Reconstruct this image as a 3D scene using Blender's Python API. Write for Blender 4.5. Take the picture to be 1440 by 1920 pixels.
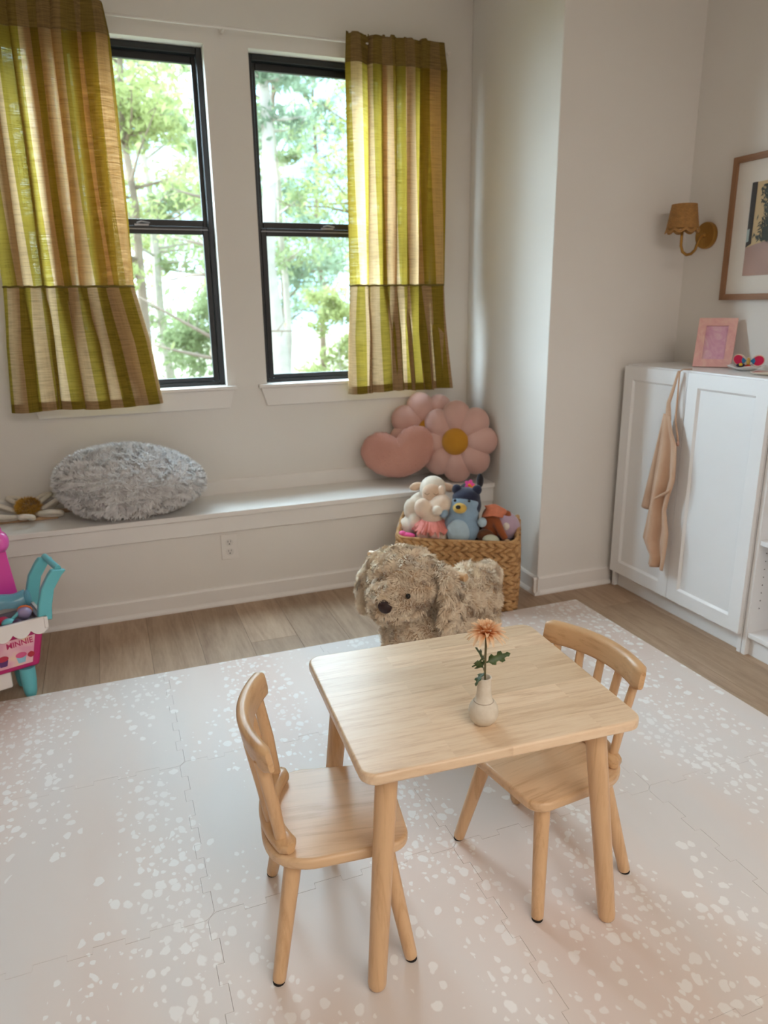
import bpy, bmesh, math, random
import numpy as np
from mathutils import Vector, Matrix, Euler
for o in list(bpy.data.objects): bpy.data.objects.remove(o)
S = bpy.context.scene
COL = S.collection
R = math.radians
random.seed(7); RNG = np.random.default_rng(7)

# ------------------------------------------------------------------ camera
F_PX = 1364.6; CAM_H = 1.338
yaw, pitch, roll = R(20.634), R(-16.019), R(-0.759)
fw = Vector((math.sin(yaw)*math.cos(pitch), math.cos(yaw)*math.cos(pitch), math.sin(pitch)))
rt = Vector((math.cos(yaw), -math.sin(yaw), 0)); up = rt.cross(fw)
rt, up = math.cos(roll)*rt+math.sin(roll)*up, -math.sin(roll)*rt+math.cos(roll)*up
cd = bpy.data.cameras.new('camera'); cam = bpy.data.objects.new('camera', cd); COL.objects.link(cam)
m3 = Matrix((rt, up, -fw)).transposed()
cam.matrix_world = Matrix.Translation((0, 0, CAM_H)) @ m3.to_4x4()
cd.sensor_fit = 'VERTICAL'; cd.sensor_height = 24; cd.lens = 24*F_PX/1920; cd.clip_start = .02; cd.clip_end = 200
cd.dof.use_dof = True; cd.dof.focus_distance = 1.75; cd.dof.aperture_fstop = (cd.lens/1000)/.007
S.camera = cam

# ------------------------------------------------------------------ world, sun, lamps, exposure
W = bpy.data.worlds.new('sky'); S.world = W; W.use_nodes = True
wn = W.node_tree.nodes; wl = W.node_tree.links
bg = wn['Background']; tc = wn.new('ShaderNodeTexCoord'); nz = wn.new('ShaderNodeTexNoise'); rp = wn.new('ShaderNodeValToRGB')
nz.inputs['Scale'].default_value = 6; nz.inputs['Detail'].default_value = 5
rp.color_ramp.elements[0].position = .40; rp.color_ramp.elements[0].color = (.34, .66, .88, 1)
rp.color_ramp.elements[1].position = .62; rp.color_ramp.elements[1].color = (.80, .93, 1, 1)
wl.new(tc.outputs['Generated'], nz.inputs['Vector']); wl.new(nz.outputs['Fac'], rp.inputs['Fac']); wl.new(rp.outputs['Color'], bg.inputs['Color'])
bg.inputs['Strength'].default_value = 3.5
sd = bpy.data.lights.new('sun', 'SUN'); sd.energy = 27.0; sd.angle = R(75); sd.color = (.66, .85, 1.0)
sun = bpy.data.objects.new('sun', sd); COL.objects.link(sun)
saz, sel = R(3), R(42)
sdir = Vector((-math.sin(saz)*math.cos(sel), -math.cos(saz)*math.cos(sel), -math.sin(sel)))
sun.rotation_euler = sdir.to_track_quat('-Z', 'Y').to_euler(); sun.location = (2, 20, 15)
kd = bpy.data.lights.new('skylight', 'SUN'); kd.energy = 15.0; kd.angle = R(56); kd.color = (.68, .86, 1.0)     # second sun lamp, added for bright sky light from the left
sky = bpy.data.objects.new('skylight', kd); COL.objects.link(sky)
kaz, kel = R(-58), R(18)
sky.rotation_euler = Vector((-math.sin(kaz)*math.cos(kel), -math.cos(kaz)*math.cos(kel), -math.sin(kel))).to_track_quat('-Z', 'Y').to_euler(); sky.location = (-12, 18, 15)
ld = bpy.data.lights.new('warm_fill', 'AREA'); ld.shape = 'RECTANGLE'; ld.size = 2.4; ld.size_y = 1.6; ld.energy = 66; ld.color = (1.0, .935, .865)  # warm area fill added behind the camera, no fixture modelled
lamp = bpy.data.objects.new('warm_fill', ld); COL.objects.link(lamp); lamp.location = (.9, -1.3, 2.70)
S.view_settings.view_transform = 'Standard'; S.view_settings.look = 'None'; S.view_settings.gamma = 1.0
S.view_settings.use_curve_mapping = False; S.view_settings.exposure = 0.0

# ------------------------------------------------------------------ materials
MATS = {}
def lin(c):
    return tuple(((v/255)/12.92 if v/255 <= .04045 else ((v/255+.055)/1.055)**2.4) for v in c)
class NT:
    def __init__(s, name):
        s.m = bpy.data.materials.new(name); s.m.use_nodes = True
        s.n = s.m.node_tree.nodes; s.l = s.m.node_tree.links
        s.b = s.n['Principled BSDF']; s.out = s.n['Material Output']
    def add(s, t, ins=None, **kw):
        x = s.n.new('ShaderNode'+t)
        for k, v in kw.items(): setattr(x, k, v)
        for k, v in (ins or {}).items():
            if isinstance(v, bpy.types.NodeSocket): s.l.new(v, x.inputs[k])
            else: x.inputs[k].default_value = v
        return x
    def ramp(s, fac, stops, interp='LINEAR'):
        x = s.n.new('ShaderNodeValToRGB'); cr = x.color_ramp; cr.interpolation = interp
        while len(cr.elements) < len(stops): cr.elements.new(.5)
        for e, (p, c) in zip(cr.elements, stops): e.position = p; e.color = (*c, 1) if len(c) == 3 else c
        s.l.new(fac, x.inputs['Fac']); return x.outputs['Color']
    def math(s, op, a, b=0., c=None, clamp=False):
        x = s.n.new('ShaderNodeMath'); x.operation = op; x.use_clamp = clamp
        for i, v in enumerate((a, b, c)):
            if v is None: continue
            if isinstance(v, bpy.types.NodeSocket): s.l.new(v, x.inputs[i])
            else: x.inputs[i].default_value = v
        return x.outputs[0]
    def mix(s, fac, a, b, blend='MIX'):
        x = s.n.new('ShaderNodeMix'); x.data_type = 'RGBA'; x.blend_type = blend
        for sock, v in ((x.inputs[0], fac), (x.inputs[6], a), (x.inputs[7], b)):
            if isinstance(v, bpy.types.NodeSocket): s.l.new(v, sock)
            elif isinstance(v, (int, float)): sock.default_value = v
            else: sock.default_value = (*v, 1)
        return x.outputs[2]
    def coords(s, kind='Object', scale=(1, 1, 1), rot=(0, 0, 0)):
        t = s.add('TexCoord'); mp = s.add('Mapping', {'Vector': t.outputs[kind]})
        mp.inputs['Scale'].default_value = scale; mp.inputs['Rotation'].default_value = rot
        return mp.outputs['Vector']
    def noise(s, vec, scale, detail=4, rough=.5, dist=0):
        return s.add('TexNoise', {'Vector': vec, 'Scale': scale, 'Detail': detail, 'Roughness': rough, 'Distortion': dist}).outputs['Fac']
    def bump(s, h, strength, dist=.01):
        b = s.add('Bump', {'Height': h, 'Strength': strength, 'Distance': dist}); s.l.new(b.outputs['Normal'], s.b.inputs['Normal']); return b
    def setb(s, **kw):
        for k, v in kw.items():
            k = k.replace('_', ' ')
            if isinstance(v, bpy.types.NodeSocket): s.l.new(v, s.b.inputs[k])
            elif isinstance(v, tuple) and len(v) == 3: s.b.inputs[k].default_value = (*v, 1)
            else: s.b.inputs[k].default_value = v
def plain(name, rgb, rough=.5, var=.06, scale=30, bump=0., metal=0., coat=0., sheen=0., bscale=None, bdist=.002):
    if name in MATS: return MATS[name]
    t = NT(name); c = lin(rgb); v = t.coords()
    n = t.noise(v, scale, 4)
    lo = tuple(max(0, x*(1-var)) for x in c); hi = tuple(min(1, x*(1+var)) for x in c)
    t.setb(Base_Color=t.ramp(n, [(.3, lo), (.7, hi)]), Roughness=rough, Metallic=metal, Coat_Weight=coat, Sheen_Weight=sheen)
    if bump: t.bump(t.noise(v, bscale or scale*6, 3), bump, bdist)
    MATS[name] = t.m; return t.m
def wood(name, rgb, dark, axis='x', rough=.38, coat=.15, scale=1.0, gs=9):
    if name in MATS: return MATS[name]
    t = NT(name)
    sc = {'x': (1.2, 14, 14), 'y': (14, 1.2, 14), 'z': (14, 14, 1.2)}[axis]
    v = t.coords('Object', tuple(x*scale for x in sc))
    oi = t.add('ObjectInfo'); vv = t.add('VectorMath', {0: v, 1: oi.outputs['Random']}, operation='ADD').outputs[0]
    n = t.noise(vv, 2.2, 6, .6, 1.2)
    fine = t.noise(vv, gs, 5, .7)
    f = t.math('ADD', t.math('MULTIPLY', n, .7), t.math('MULTIPLY', fine, .3))
    col = t.ramp(f, [(.30, lin(dark)), (.50, lin(rgb)), (.72, tuple(min(1, x*1.10) for x in lin(rgb)))])
    t.setb(Base_Color=col, Roughness=rough, Coat_Weight=coat, Coat_Roughness=.3)
    t.bump(fine, .05, .001)
    MATS[name] = t.m; return t.m

def m_wall():
    t = NT('wall_paint'); v = t.coords()
    n = t.noise(v, 1.5, 2)
    t.setb(Base_Color=t.ramp(n, [(.3, lin((228, 222, 215))), (.7, lin((233, 228, 222)))]), Roughness=.75)
    t.bump(t.noise(v, 120, 3), .12, .002); MATS['wall'] = t.m
m_wall()
M_WALL = MATS['wall']
M_TRIM = plain('trim_paint', (236, 231, 226), .42, .02, 4, coat=.1)
M_LAM = plain('white_laminate', (238, 237, 237), .36, .015, 3)
M_BLACK = plain('black_window_vinyl', (20, 20, 24), .4, .1, 20)
M_PLASTICW = plain('white_plastic', (232, 226, 220), .4, .02, 9)
def m_floor():
    t = NT('oak_plank'); v = t.coords('Object', (9, .9, 9)); oi = t.add('ObjectInfo')
    sh = t.add('VectorMath', {0: v, 1: t.add('CombineXYZ', {0: t.math('MULTIPLY', oi.outputs['Random'], 37), 1: t.math('MULTIPLY', oi.outputs['Random'], 91)}).outputs[0]}, operation='ADD').outputs[0]
    n = t.noise(sh, 1.6, 6, .6, 1.6); fine = t.noise(sh, 14, 4, .7)
    f = t.math('ADD', t.math('MULTIPLY', n, .65), t.math('MULTIPLY', fine, .35))
    c = t.ramp(f, [(.3, lin((142, 114, 92))), (.52, lin((172, 145, 120))), (.75, lin((190, 164, 138)))])
    tone = t.ramp(oi.outputs['Random'], [(0, (.80, .78, .76)), (1, (1.06, 1.05, 1.04))])
    t.setb(Base_Color=t.mix(1., c, tone, 'MULTIPLY'), Roughness=.5, Coat_Weight=.05)
    t.bump(fine, .08, .001); MATS['floor'] = t.m; return t.m
M_FLOOR = m_floor()
def m_mat():
    t = NT('foam_mat_print'); v0 = t.coords()
    # soft bands along the room's depth
    vb = t.coords('Object', (1.0, .22, 1)); band = t.noise(vb, 2.6, 3, .5, .3)
    base = t.ramp(band, [(.32, lin((217, 198, 188))), (.46, lin((221, 208, 200))), (.56, lin((218, 210, 205))), (.7, lin((224, 216, 211)))])
    # irregular fawn spots
    wob = t.add('TexNoise', {'Vector': v0, 'Scale': 26, 'Detail': 3})
    off = t.add('VectorMath', {0: wob.outputs['Color'], 1: (.5, .5, .5)}, operation='SUBTRACT').outputs[0]
    off = t.add('VectorMath', {0: off, 3: .028}, operation='SCALE').outputs[0]
    vd = t.add('VectorMath', {0: v0, 1: off}, operation='ADD').outputs[0]
    vd = t.add('VectorMath', {0: vd, 1: (1, .82, 0)}, operation='MULTIPLY').outputs[0]
    def spots(scale, lo, hi, seed):
        q = t.add('VectorMath', {0: vd, 1: (seed, seed*1.7, 0)}, operation='ADD').outputs[0]
        vo = t.add('TexVoronoi', {'Vector': q, 'Scale': scale, 'Randomness': .9}, feature='F1', voronoi_dimensions='2D')
        rnd = t.add('SeparateColor', {0: vo.outputs['Color']})
        rad = t.math('ADD', t.math('MULTIPLY', rnd.outputs[0], hi-lo), lo)
        s = t.math('SMOOTH_MIN', t.math('MULTIPLY', t.math('SUBTRACT', rad, vo.outputs['Distance']), 14), 1, .1)
        return t.math('MAXIMUM', s, 0), rnd.outputs[1]
    a, ra = spots(29, .10, .40, 0.); b, rb = spots(48, .02, .36, 3.3)
    vm = t.coords('Object', (1.0, .30, 1)); dens = t.noise(vm, 3.4, 2, .5)
    keep = t.math('GREATER_THAN', t.math('ADD', dens, t.math('MULTIPLY', t.math('SUBTRACT', ra, .5), .17)), .485)
    keep2 = t.math('GREATER_THAN', t.math('ADD', dens, t.math('MULTIPLY', t.math('SUBTRACT', rb, .5), .2)), .53)
    m = t.math('MAXIMUM', t.math('MULTIPLY', a, keep), t.math('MULTIPLY', b, keep2), clamp=True)
    vf = t.noise(v0, 3, 2); m = t.math('MULTIPLY', m, t.ramp(vf, [(.3, (.55,)*3), (.6, (1, 1, 1))]))
    t.setb(Base_Color=t.mix(m, base, lin((236, 232, 228))), Roughness=.46, Specular_IOR_Level=.4)
    t.bump(t.noise(v0, 400, 2), .04, .001); MATS['mat'] = t.m; return t.m
M_MAT = m_mat()
def m_tabletop():
    t = NT('rubberwood_staves'); v = t.coords('Object', (1, 1, 1))
    br = t.add('TexBrick', {'Vector': v, 'Color1': (0, 0, 0, 1), 'Color2': (1, 1, 1, 1), 'Mortar': (.5, .5, .5, 1), 'Scale': 1.0, 'Mortar Size': 0.0, 'Brick Width': .31, 'Row Height': .06, 'Bias': 0.0}, offset=.37, offset_frequency=2)
    g = t.coords('Object', (2.2, 30, 10))
    sh = t.add('VectorMath', {0: g, 1: t.add('VectorMath', {0: br.outputs['Color'], 3: 40.}, operation='SCALE').outputs[0]}, operation='ADD').outputs[0]
    n = t.noise(sh, 1.8, 6, .6, .9); fine = t.noise(sh, 7, 5, .7)
    f = t.math('ADD', t.math('MULTIPLY', n, .6), t.math('MULTIPLY', fine, .4))
    c = t.ramp(f, [(.30, lin((200, 162, 124))), (.5, lin((230, 202, 169))), (.72, lin((241, 219, 191)))])
    tone = t.ramp(br.outputs['Color'], [(0, (.86, .84, .80)), (1, (1.06, 1.06, 1.07))])
    t.setb(Base_Color=t.mix(1., c, tone, 'MULTIPLY'), Roughness=.36, Coat_Weight=.25, Coat_Roughness=.28)
    t.bump(fine, .03, .001); MATS['tabletop'] = t.m; return t.m
M_TOP = m_tabletop()
M_WOODX = wood('rubberwood_x', (221, 186, 147), (192, 150, 108), 'x')
M_WOODY = wood('rubberwood_y', (212, 172, 128), (176, 128, 84), 'y')
M_WOODZ = wood('rubberwood_z', (217, 178, 136), (190, 147, 104), 'z')
M_PAD = plain('black_felt_pad', (30, 26, 24), .9)
def m_curtain(name, trans, tp, dens=1.0, dull=0.):
    t = NT(name); uv = t.add('UVMap', uv_map='UVMap'); sx = t.add('SeparateXYZ', {0: uv.outputs[0]})
    st = t.math('FRACT', t.math('MULTIPLY', sx.outputs[0], dens))
    stripe = t.math('GREATER_THAN', st, .5)
    wv = t.add('CombineXYZ', {0: t.math('MULTIPLY', sx.outputs[0], 1.3), 1: t.math('MULTIPLY', sx.outputs[1], 260), 2: 0.}).outputs[0]
    n = t.noise(wv, 1.0, 3, .6)
    wx = t.add('CombineXYZ', {0: t.math('MULTIPLY', sx.outputs[0], 34), 1: t.math('MULTIPLY', sx.outputs[1], 5), 2: 3.}).outputs[0]
    n2 = t.noise(wx, 1.0, 2, .5)
    w = t.math('ADD', t.math('MULTIPLY', n, .75), t.math('MULTIPLY', n2, .25))
    c = t.mix(stripe, lin((132, 112, 44)), lin((164, 134, 98)))
    if dull: c = t.mix(dull, c, lin((116, 94, 54)))
    k = t.ramp(w, [(.34, (.62,)*3), (.58, (1.15,)*3)])
    col = t.mix(1., c, k, 'MULTIPLY')
    tcol = t.mix(stripe, lin((186, 160, 66)), lin((242, 204, 154)))
    tcol = t.mix(1., tcol, k, 'MULTIPLY')
    d = t.add('BsdfDiffuse', {'Color': col}); tr = t.add('BsdfTranslucent', {'Color': tcol}); tt = t.add('BsdfTransparent')
    mx = t.add('MixShader', {0: trans, 1: d.outputs[0], 2: tr.outputs[0]})
    gap = t.math('MULTIPLY', t.ramp(w, [(.45, (0,)*3), (.75, (1,)*3)]), tp)
    m2 = t.add('MixShader', {0: gap, 1: mx.outputs[0], 2: tt.outputs[0]})
    t.l.new(m2.outputs[0], t.out.inputs['Surface']); MATS[name] = t.m; return t.m
M_CUR = m_curtain('striped_linen', .50, .28); M_CURH = m_curtain('striped_linen_doubled', .03, 0., 1.0, .72)
M_RUF = m_curtain('striped_linen_ruffle', .20, .05)
def m_glass():
    t = NT('window_glass'); g = t.add('BsdfGlossy', {'Color': (1, 1, 1, 1), 'Roughness': .02}); tp = t.add('BsdfTransparent', {'Color': (.97, .985, .98, 1)})
    fr = t.add('LayerWeight', {'Blend': .5}); fa = t.math('ADD', t.math('MULTIPLY', t.math('POWER', fr.outputs['Facing'], 5.), .7), .02); mx = t.add('MixShader', {0: fa, 1: tp.outputs[0], 2: g.outputs[0]})
    t.l.new(mx.outputs[0], t.out.inputs['Surface']); MATS['glass'] = t.m; return t.m
M_GLASS = m_glass()
def m_leaf(name, c, tr):
    t = NT(name); v = t.coords(); n = t.noise(v, 1.3, 3)
    col = t.ramp(n, [(.3, tuple(x*.8 for x in c)), (.7, tuple(min(1, x*1.2) for x in c))])
    d = t.add('BsdfDiffuse', {'Color': col}); tl = t.add('BsdfTranslucent', {'Color': col}); mx = t.add('MixShader', {0: tr, 1: d.outputs[0], 2: tl.outputs[0]})
    t.l.new(mx.outputs[0], t.out.inputs['Surface']); MATS[name] = t.m; return t.m
def m_fur(name, lo, hi, rough=.9, scale=9):
    t = NT(name); v = t.coords(); n = t.noise(v, scale, 4)
    t.setb(Base_Color=t.ramp(n, [(.32, lin(lo)), (.68, lin(hi))]), Roughness=rough, Sheen_Weight=.3, Specular_IOR_Level=.15)
    MATS[name] = t.m; return t.m

# ------------------------------------------------------------------ mesh helpers
class MB:
    def __init__(s): s.v = []; s.f = []; s.uv = None
    def add(s, vs, fs, M=None):
        b = len(s.v)
        for p in vs:
            p = Vector(p); s.v.append(tuple(M @ p if M is not None else p))
        s.f += [tuple(i+b for i in f) for f in fs]; return s
    def box(s, lo, hi, M=None):
        (a, b, c), (d, e, g) = lo, hi
        return s.add([(a, b, c), (d, b, c), (d, e, c), (a, e, c), (a, b, g), (d, b, g), (d, e, g), (a, e, g)],
                     [(0, 3, 2, 1), (4, 5, 6, 7), (0, 1, 5, 4), (1, 2, 6, 5), (2, 3, 7, 6), (3, 0, 4, 7)], M)
    def prism(s, poly, z0, z1, M=None):
        n = len(poly)
        vs = [(x, y, z0) for x, y in poly]+[(x, y, z1) for x, y in poly]
        fs = [tuple(range(n-1, -1, -1)), tuple(range(n, 2*n))]+[(i, (i+1) % n, n+(i+1) % n, n+i) for i in range(n)]
        return s.add(vs, fs, M)
    def lathe(s, prof, n=24, M=None, cap=True):
        vs = []; fs = []
        for r, z in prof:
            for k in range(n):
                a = 2*math.pi*k/n; vs.append((r*math.cos(a), r*math.sin(a), z))
        for i in range(len(prof)-1):
            for k in range(n):
                fs.append((i*n+k, i*n+(k+1) % n, (i+1)*n+(k+1) % n, (i+1)*n+k))
        if cap: fs += [tuple(range(n-1, -1, -1)), tuple(range((len(prof)-1)*n, len(prof)*n))]
        return s.add(vs, fs, M)
    def tube(s, pts, rad, n=10, M=None, closed=False, flat=1.0):
        pts = [Vector(p) for p in pts]; N = len(pts)
        rad = rad if isinstance(rad, (list, tuple)) else [rad]*N
        vs = []; fs = []; prev = None
        for i, p in enumerate(pts):
            if closed: d = pts[(i+1) % N]-pts[i-1]
            else: d = pts[min(i+1, N-1)]-pts[max(i-1, 0)]
            d.normalize()
            if prev is None:
                ref = Vector((0, 0, 1)) if abs(d.z) < .9 else Vector((1, 0, 0)); u = d.cross(ref).normalized()
            else: u = (prev-d*prev.dot(d)).normalized()
            prev = u; w = d.cross(u)
            for k in range(n):
                a = 2*math.pi*k/n; vs.append(p+(u*math.cos(a)+w*math.sin(a)*flat)*rad[i])
        for i in range(N if closed else N-1):
            j = (i+1) % N
            for k in range(n): fs.append((i*n+k, i*n+(k+1) % n, j*n+(k+1) % n, j*n+k))
        if not closed: fs += [tuple(range(n-1, -1, -1)), tuple(range((N-1)*n, N*n))]
        return s.add(vs, fs, M)
    def ell(s, c, r, M=None, nu=18, nv=12):
        vs = [(c[0], c[1], c[2]-r[2])]; fs = []
        for j in range(1, nv):
            t = math.pi*j/nv
            for k in range(nu):
                a = 2*math.pi*k/nu
                vs.append((c[0]+r[0]*math.sin(t)*math.cos(a), c[1]+r[1]*math.sin(t)*math.sin(a), c[2]-r[2]*math.cos(t)))
        vs.append((c[0], c[1], c[2]+r[2])); L = len(vs)-1
        for k in range(nu):
            fs.append((0, 1+(k+1) % nu, 1+k)); fs.append((L, 1+(nv-2)*nu+k, 1+(nv-2)*nu+(k+1) % nu))
            for j in range(nv-2):
                a = 1+j*nu; fs.append((a+k, a+(k+1) % nu, a+nu+(k+1) % nu, a+nu+k))
        return s.add(vs, fs, M)
    def grid(s, fn, nu, nv, M=None, uvfn=None):
        vs = [fn(i/nu, j/nv) for j in range(nv+1) for i in range(nu+1)]
        fs = [(j*(nu+1)+i, j*(nu+1)+i+1, (j+1)*(nu+1)+i+1, (j+1)*(nu+1)+i) for j in range(nv) for i in range(nu)]
        if uvfn:
            s.uv = [uvfn(i/nu, j/nv) for j in range(nv+1) for i in range(nu+1)]
        return s.add(vs, fs, M)
    def mesh(s, name):
        me = bpy.data.meshes.new(name); me.from_pydata(s.v, [], s.f); me.update()
        if s.uv:
            ul = me.uv_layers.new(name='UVMap')
            for lp in me.loops: ul.data[lp.index].uv = s.uv[lp.vertex_index]
        return me
    def build(s, name, mat, parent=None, smooth=False, bevel=0., seg=2, solid=0., subd=0, ang=None):
        return mk(name, s.mesh(name), mat, parent, smooth, bevel, seg, solid, subd, ang)
def mk(name, me, mat, parent=None, smooth=False, bevel=0., seg=2, solid=0., subd=0, ang=None):
    if isinstance(me, MB): me = me.mesh(name)
    o = bpy.data.objects.new(name, me); COL.objects.link(o)
    if mat is not None:
        me.materials.clear(); me.materials.append(mat)
    if parent is not None: o.parent = parent
    if smooth or bevel:
        for p in me.polygons: p.use_smooth = True
        if smooth is not True or bevel:
            pass
    if bevel:
        b = o.modifiers.new('bevel', 'BEVEL'); b.width = bevel; b.segments = seg; b.limit_method = 'ANGLE'; b.angle_limit = R(35); b.harden_normals = True
    if solid:
        q = o.modifiers.new('solidify', 'SOLIDIFY'); q.thickness = solid; q.offset = 0
    if subd:
        q = o.modifiers.new('subdivision', 'SUBSURF'); q.levels = subd; q.render_levels = subd
    if ang is not None: me.set_sharp_from_angle(angle=R(ang))
    return o
def thing(name, label, cat, loc=(0, 0, 0), rz=0, group=None, rot=None):
    o = bpy.data.objects.new(name, None); COL.objects.link(o); o.empty_display_size = .05
    o.location = loc; o.rotation_euler = rot if rot else (0, 0, rz)
    return tag(o, label, cat, group)
def tag(o, label, cat, group=None):
    o['label'] = label; o['category'] = cat
    if group: o['group'] = group
    return o
def struct(o, label=None, cat=None):
    o['kind'] = 'structure'
    if label: o['label'] = label
    if cat: o['category'] = cat
    return o
def sempty(name, label, cat, loc=(0, 0, 0)):
    return struct(thing(name, label, cat, loc))
def bx(name, lo, hi, mat, parent=None, bevel=0., seg=2):
    return MB().box(lo, hi).build(name, mat, parent, bevel=bevel, seg=seg)
def copy_tree(o, parent=None):
    c = o.copy(); COL.objects.link(c); c.parent = parent
    for ch in [k for k in o.children]: copy_tree(ch, c)
    return c
def Rz(a): return Matrix.Rotation(a, 4, 'Z')
def T(*p): return Matrix.Translation(p)
def frame(x, y, z, loc=(0, 0, 0)):
    m = Matrix((Vector(x), Vector(y), Vector(z))).transposed().to_4x4(); m.translation = loc; return m
def remesh(mb, voxel, smooth=6, fac=.5):
    """union of overlapping closed pieces as one continuous skin"""
    me = mb.mesh('tmp'); o = bpy.data.objects.new('tmp', me); COL.objects.link(o)
    q = o.modifiers.new('r', 'REMESH'); q.mode = 'VOXEL'; q.voxel_size = voxel; q.use_smooth_shade = True
    if smooth:
        q = o.modifiers.new('s', 'SMOOTH'); q.iterations = smooth; q.factor = fac
    dg = bpy.context.evaluated_depsgraph_get(); dg.update()
    out = bpy.data.meshes.new_from_object(o.evaluated_get(dg))
    bpy.data.objects.remove(o); bpy.data.meshes.remove(me)
    for p in out.polygons: p.use_smooth = True
    return out
def sample(me, n, rng):
    """points and normals spread evenly over a mesh"""
    me.calc_loop_triangles()
    co = np.array([v.co[:] for v in me.vertices]); nv = np.array([v.normal[:] for v in me.vertices])
    tri = np.array([t.vertices[:] for t in me.loop_triangles])
    a, b, c = co[tri[:, 0]], co[tri[:, 1]], co[tri[:, 2]]
    ar = np.linalg.norm(np.cross(b-a, c-a), axis=1); pick = rng.choice(len(tri), n, p=ar/ar.sum())
    r1 = np.sqrt(rng.random(n)); r2 = rng.random(n)
    w = np.stack([1-r1, r1*(1-r2), r1*r2], 1)[:, :, None]
    P = (co[tri[pick]]*w).sum(1); N = (nv[tri[pick]]*w).sum(1); N /= np.linalg.norm(N, axis=1)[:, None]+1e-9
    return P, N
def vnoise(P, freq, seed):
    """smooth pseudo-random vector field"""
    rs = np.random.default_rng(seed); out = np.zeros((len(P), 3))
    for k in range(10):
        d = rs.normal(size=3); d /= np.linalg.norm(d); ph = rs.random()*6.28; ax = rs.normal(size=3)
        out += np.sin(P@d*freq*(.6+.9*rs.random())+ph)[:, None]*ax
    return out/3.2
def fur(name, me, n, length, width, mat, parent, seed=1, lie=.8, freq=60, grav=.5, jit=.35, mask=None):
    rng = np.random.default_rng(seed); P, N = sample(me, n, rng)
    if mask is not None:
        k = mask(P, N); P, N = P[k], N[k]
    n = len(P)
    D = vnoise(P, freq, seed)+rng.normal(size=(n, 3))*jit; D[:, 2] -= grav
    D -= (D*N).sum(1)[:, None]*N; D /= np.linalg.norm(D, axis=1)[:, None]+1e-9
    L = length*(.65+.6*rng.random(n))[:, None]
    dir1 = N*1.0+D*lie*.6; dir1 /= np.linalg.norm(dir1, axis=1)[:, None]
    dir2 = N*.35+D*lie; dir2 /= np.linalg.norm(dir2, axis=1)[:, None]
    side = np.cross(D, N); side /= np.linalg.norm(side, axis=1)[:, None]+1e-9
    w = width*(.7+.6*rng.random(n))[:, None]*side
    p0 = P-N*length*.1; p1 = p0+dir1*L*.5; p2 = p1+dir2*L*.5
    V = np.stack([p0-w, p0+w, p1+w*.75, p1-w*.75, p2], 1).reshape(-1, 3)
    b = np.arange(n)*5
    Q = np.stack([b, b+1, b+2, b+3], 1); Tt = np.stack([b+3, b+2, b+4], 1)
    me2 = bpy.data.meshes.new(name)
    nl = n*7; me2.vertices.add(n*5); me2.vertices.foreach_set('co', V.ravel())
    me2.loops.add(nl); me2.polygons.add(n*2)
    lv = np.concatenate([Q, Tt], 1).ravel(); me2.loops.foreach_set('vertex_index', lv)
    ls = np.stack([np.arange(n)*7, np.arange(n)*7+4], 1).ravel(); me2.polygons.foreach_set('loop_start', ls)
    me2.update(calc_edges=True)
    for p in (): pass
    me2.polygons.foreach_set('use_smooth', np.ones(n*2, dtype=bool))
    o = mk(name, me2, mat, parent); o['kind'] = 'stuff'; return o
def textmesh(txt, size, extrude=.0004):
    cu = bpy.data.curves.new('t', 'FONT'); cu.body = txt; cu.size = size; cu.extrude = extrude; cu.align_x = 'CENTER'; cu.align_y = 'CENTER'; cu.offset = size*.02
    o = bpy.data.objects.new('t', cu); COL.objects.link(o); dg = bpy.context.evaluated_depsgraph_get(); dg.update()
    me = bpy.data.meshes.new_from_object(o.evaluated_get(dg)); bpy.data.objects.remove(o); return me
def rrect(w, d, r, n=6, cx=0, cy=0):
    out = []
    for sx, sy, a0 in ((1, 1, 0), (-1, 1, 90), (-1, -1, 180), (1, -1, 270)):
        for k in range(n+1):
            a = R(a0+90*k/n); out.append((cx+sx*(w/2-r)+r*math.cos(a), cy+sy*(d/2-r)+r*math.sin(a)))
    return out
# ------------------------------------------------------------------ room shell
YW, XR, YR, XA, XL, ZC = 3.53, 2.50, 2.76, 1.81, -.54, 2.75      # window wall, right wall, return wall, alcove side walls, ceiling
LW, RW = (-.285, .542), (.732, 1.555); WZ0, WZ1 = .965, 2.40       # window openings
fl = struct(bx('floor', (-2.0, -2.6, -.05), (XR, YW, -.004), plain('floor_joint', (70, 52, 40), .8)), 'wide greige oak plank floor', 'floor')
plank_cache = {}
col = 0; x = .055-.195*11
while x < XR:
    y = -2.6-random.random()*1.2
    while y < 3.25:
        L = random.choice((1.2, 1.5, 1.8)); a, b = max(y, -2.6), min(y+L, 3.25)
        xa, xb = max(x, -2.0), min(x+.195, XR)
        if b-a > .02 and xb-xa > .01 and (xb > 1.85 or b > 2.5 or (-2.0 <= xa < -.9)):
            key = (round(xb-xa, 4), round(b-a, 4))
            if key not in plank_cache:
                plank_cache[key] = MB().box((.0006, .0006, -.012), (xb-xa-.0006, b-a-.0006, 0)).mesh('plank')
            o = mk('plank', plank_cache[key], M_FLOOR, fl); o.location = (xa, a, 0)
        y += L
    x += .195
w = MB()
w.box((XL-.15, YW, -.05), (LW[0], YW+.115, ZC)); w.box((LW[1], YW, -.05), (RW[0], YW+.115, ZC)); w.box((RW[1], YW, -.05), (XA+.15, YW+.115, ZC))
for a in (LW, RW):
    w.box((a[0], YW, -.05), (a[1], YW+.115, WZ0)); w.box((a[0], YW, WZ1), (a[1], YW+.115, ZC))
struct(w.build('wall_window', M_WALL), 'cream painted wall with two black windows', 'wall')
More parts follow.
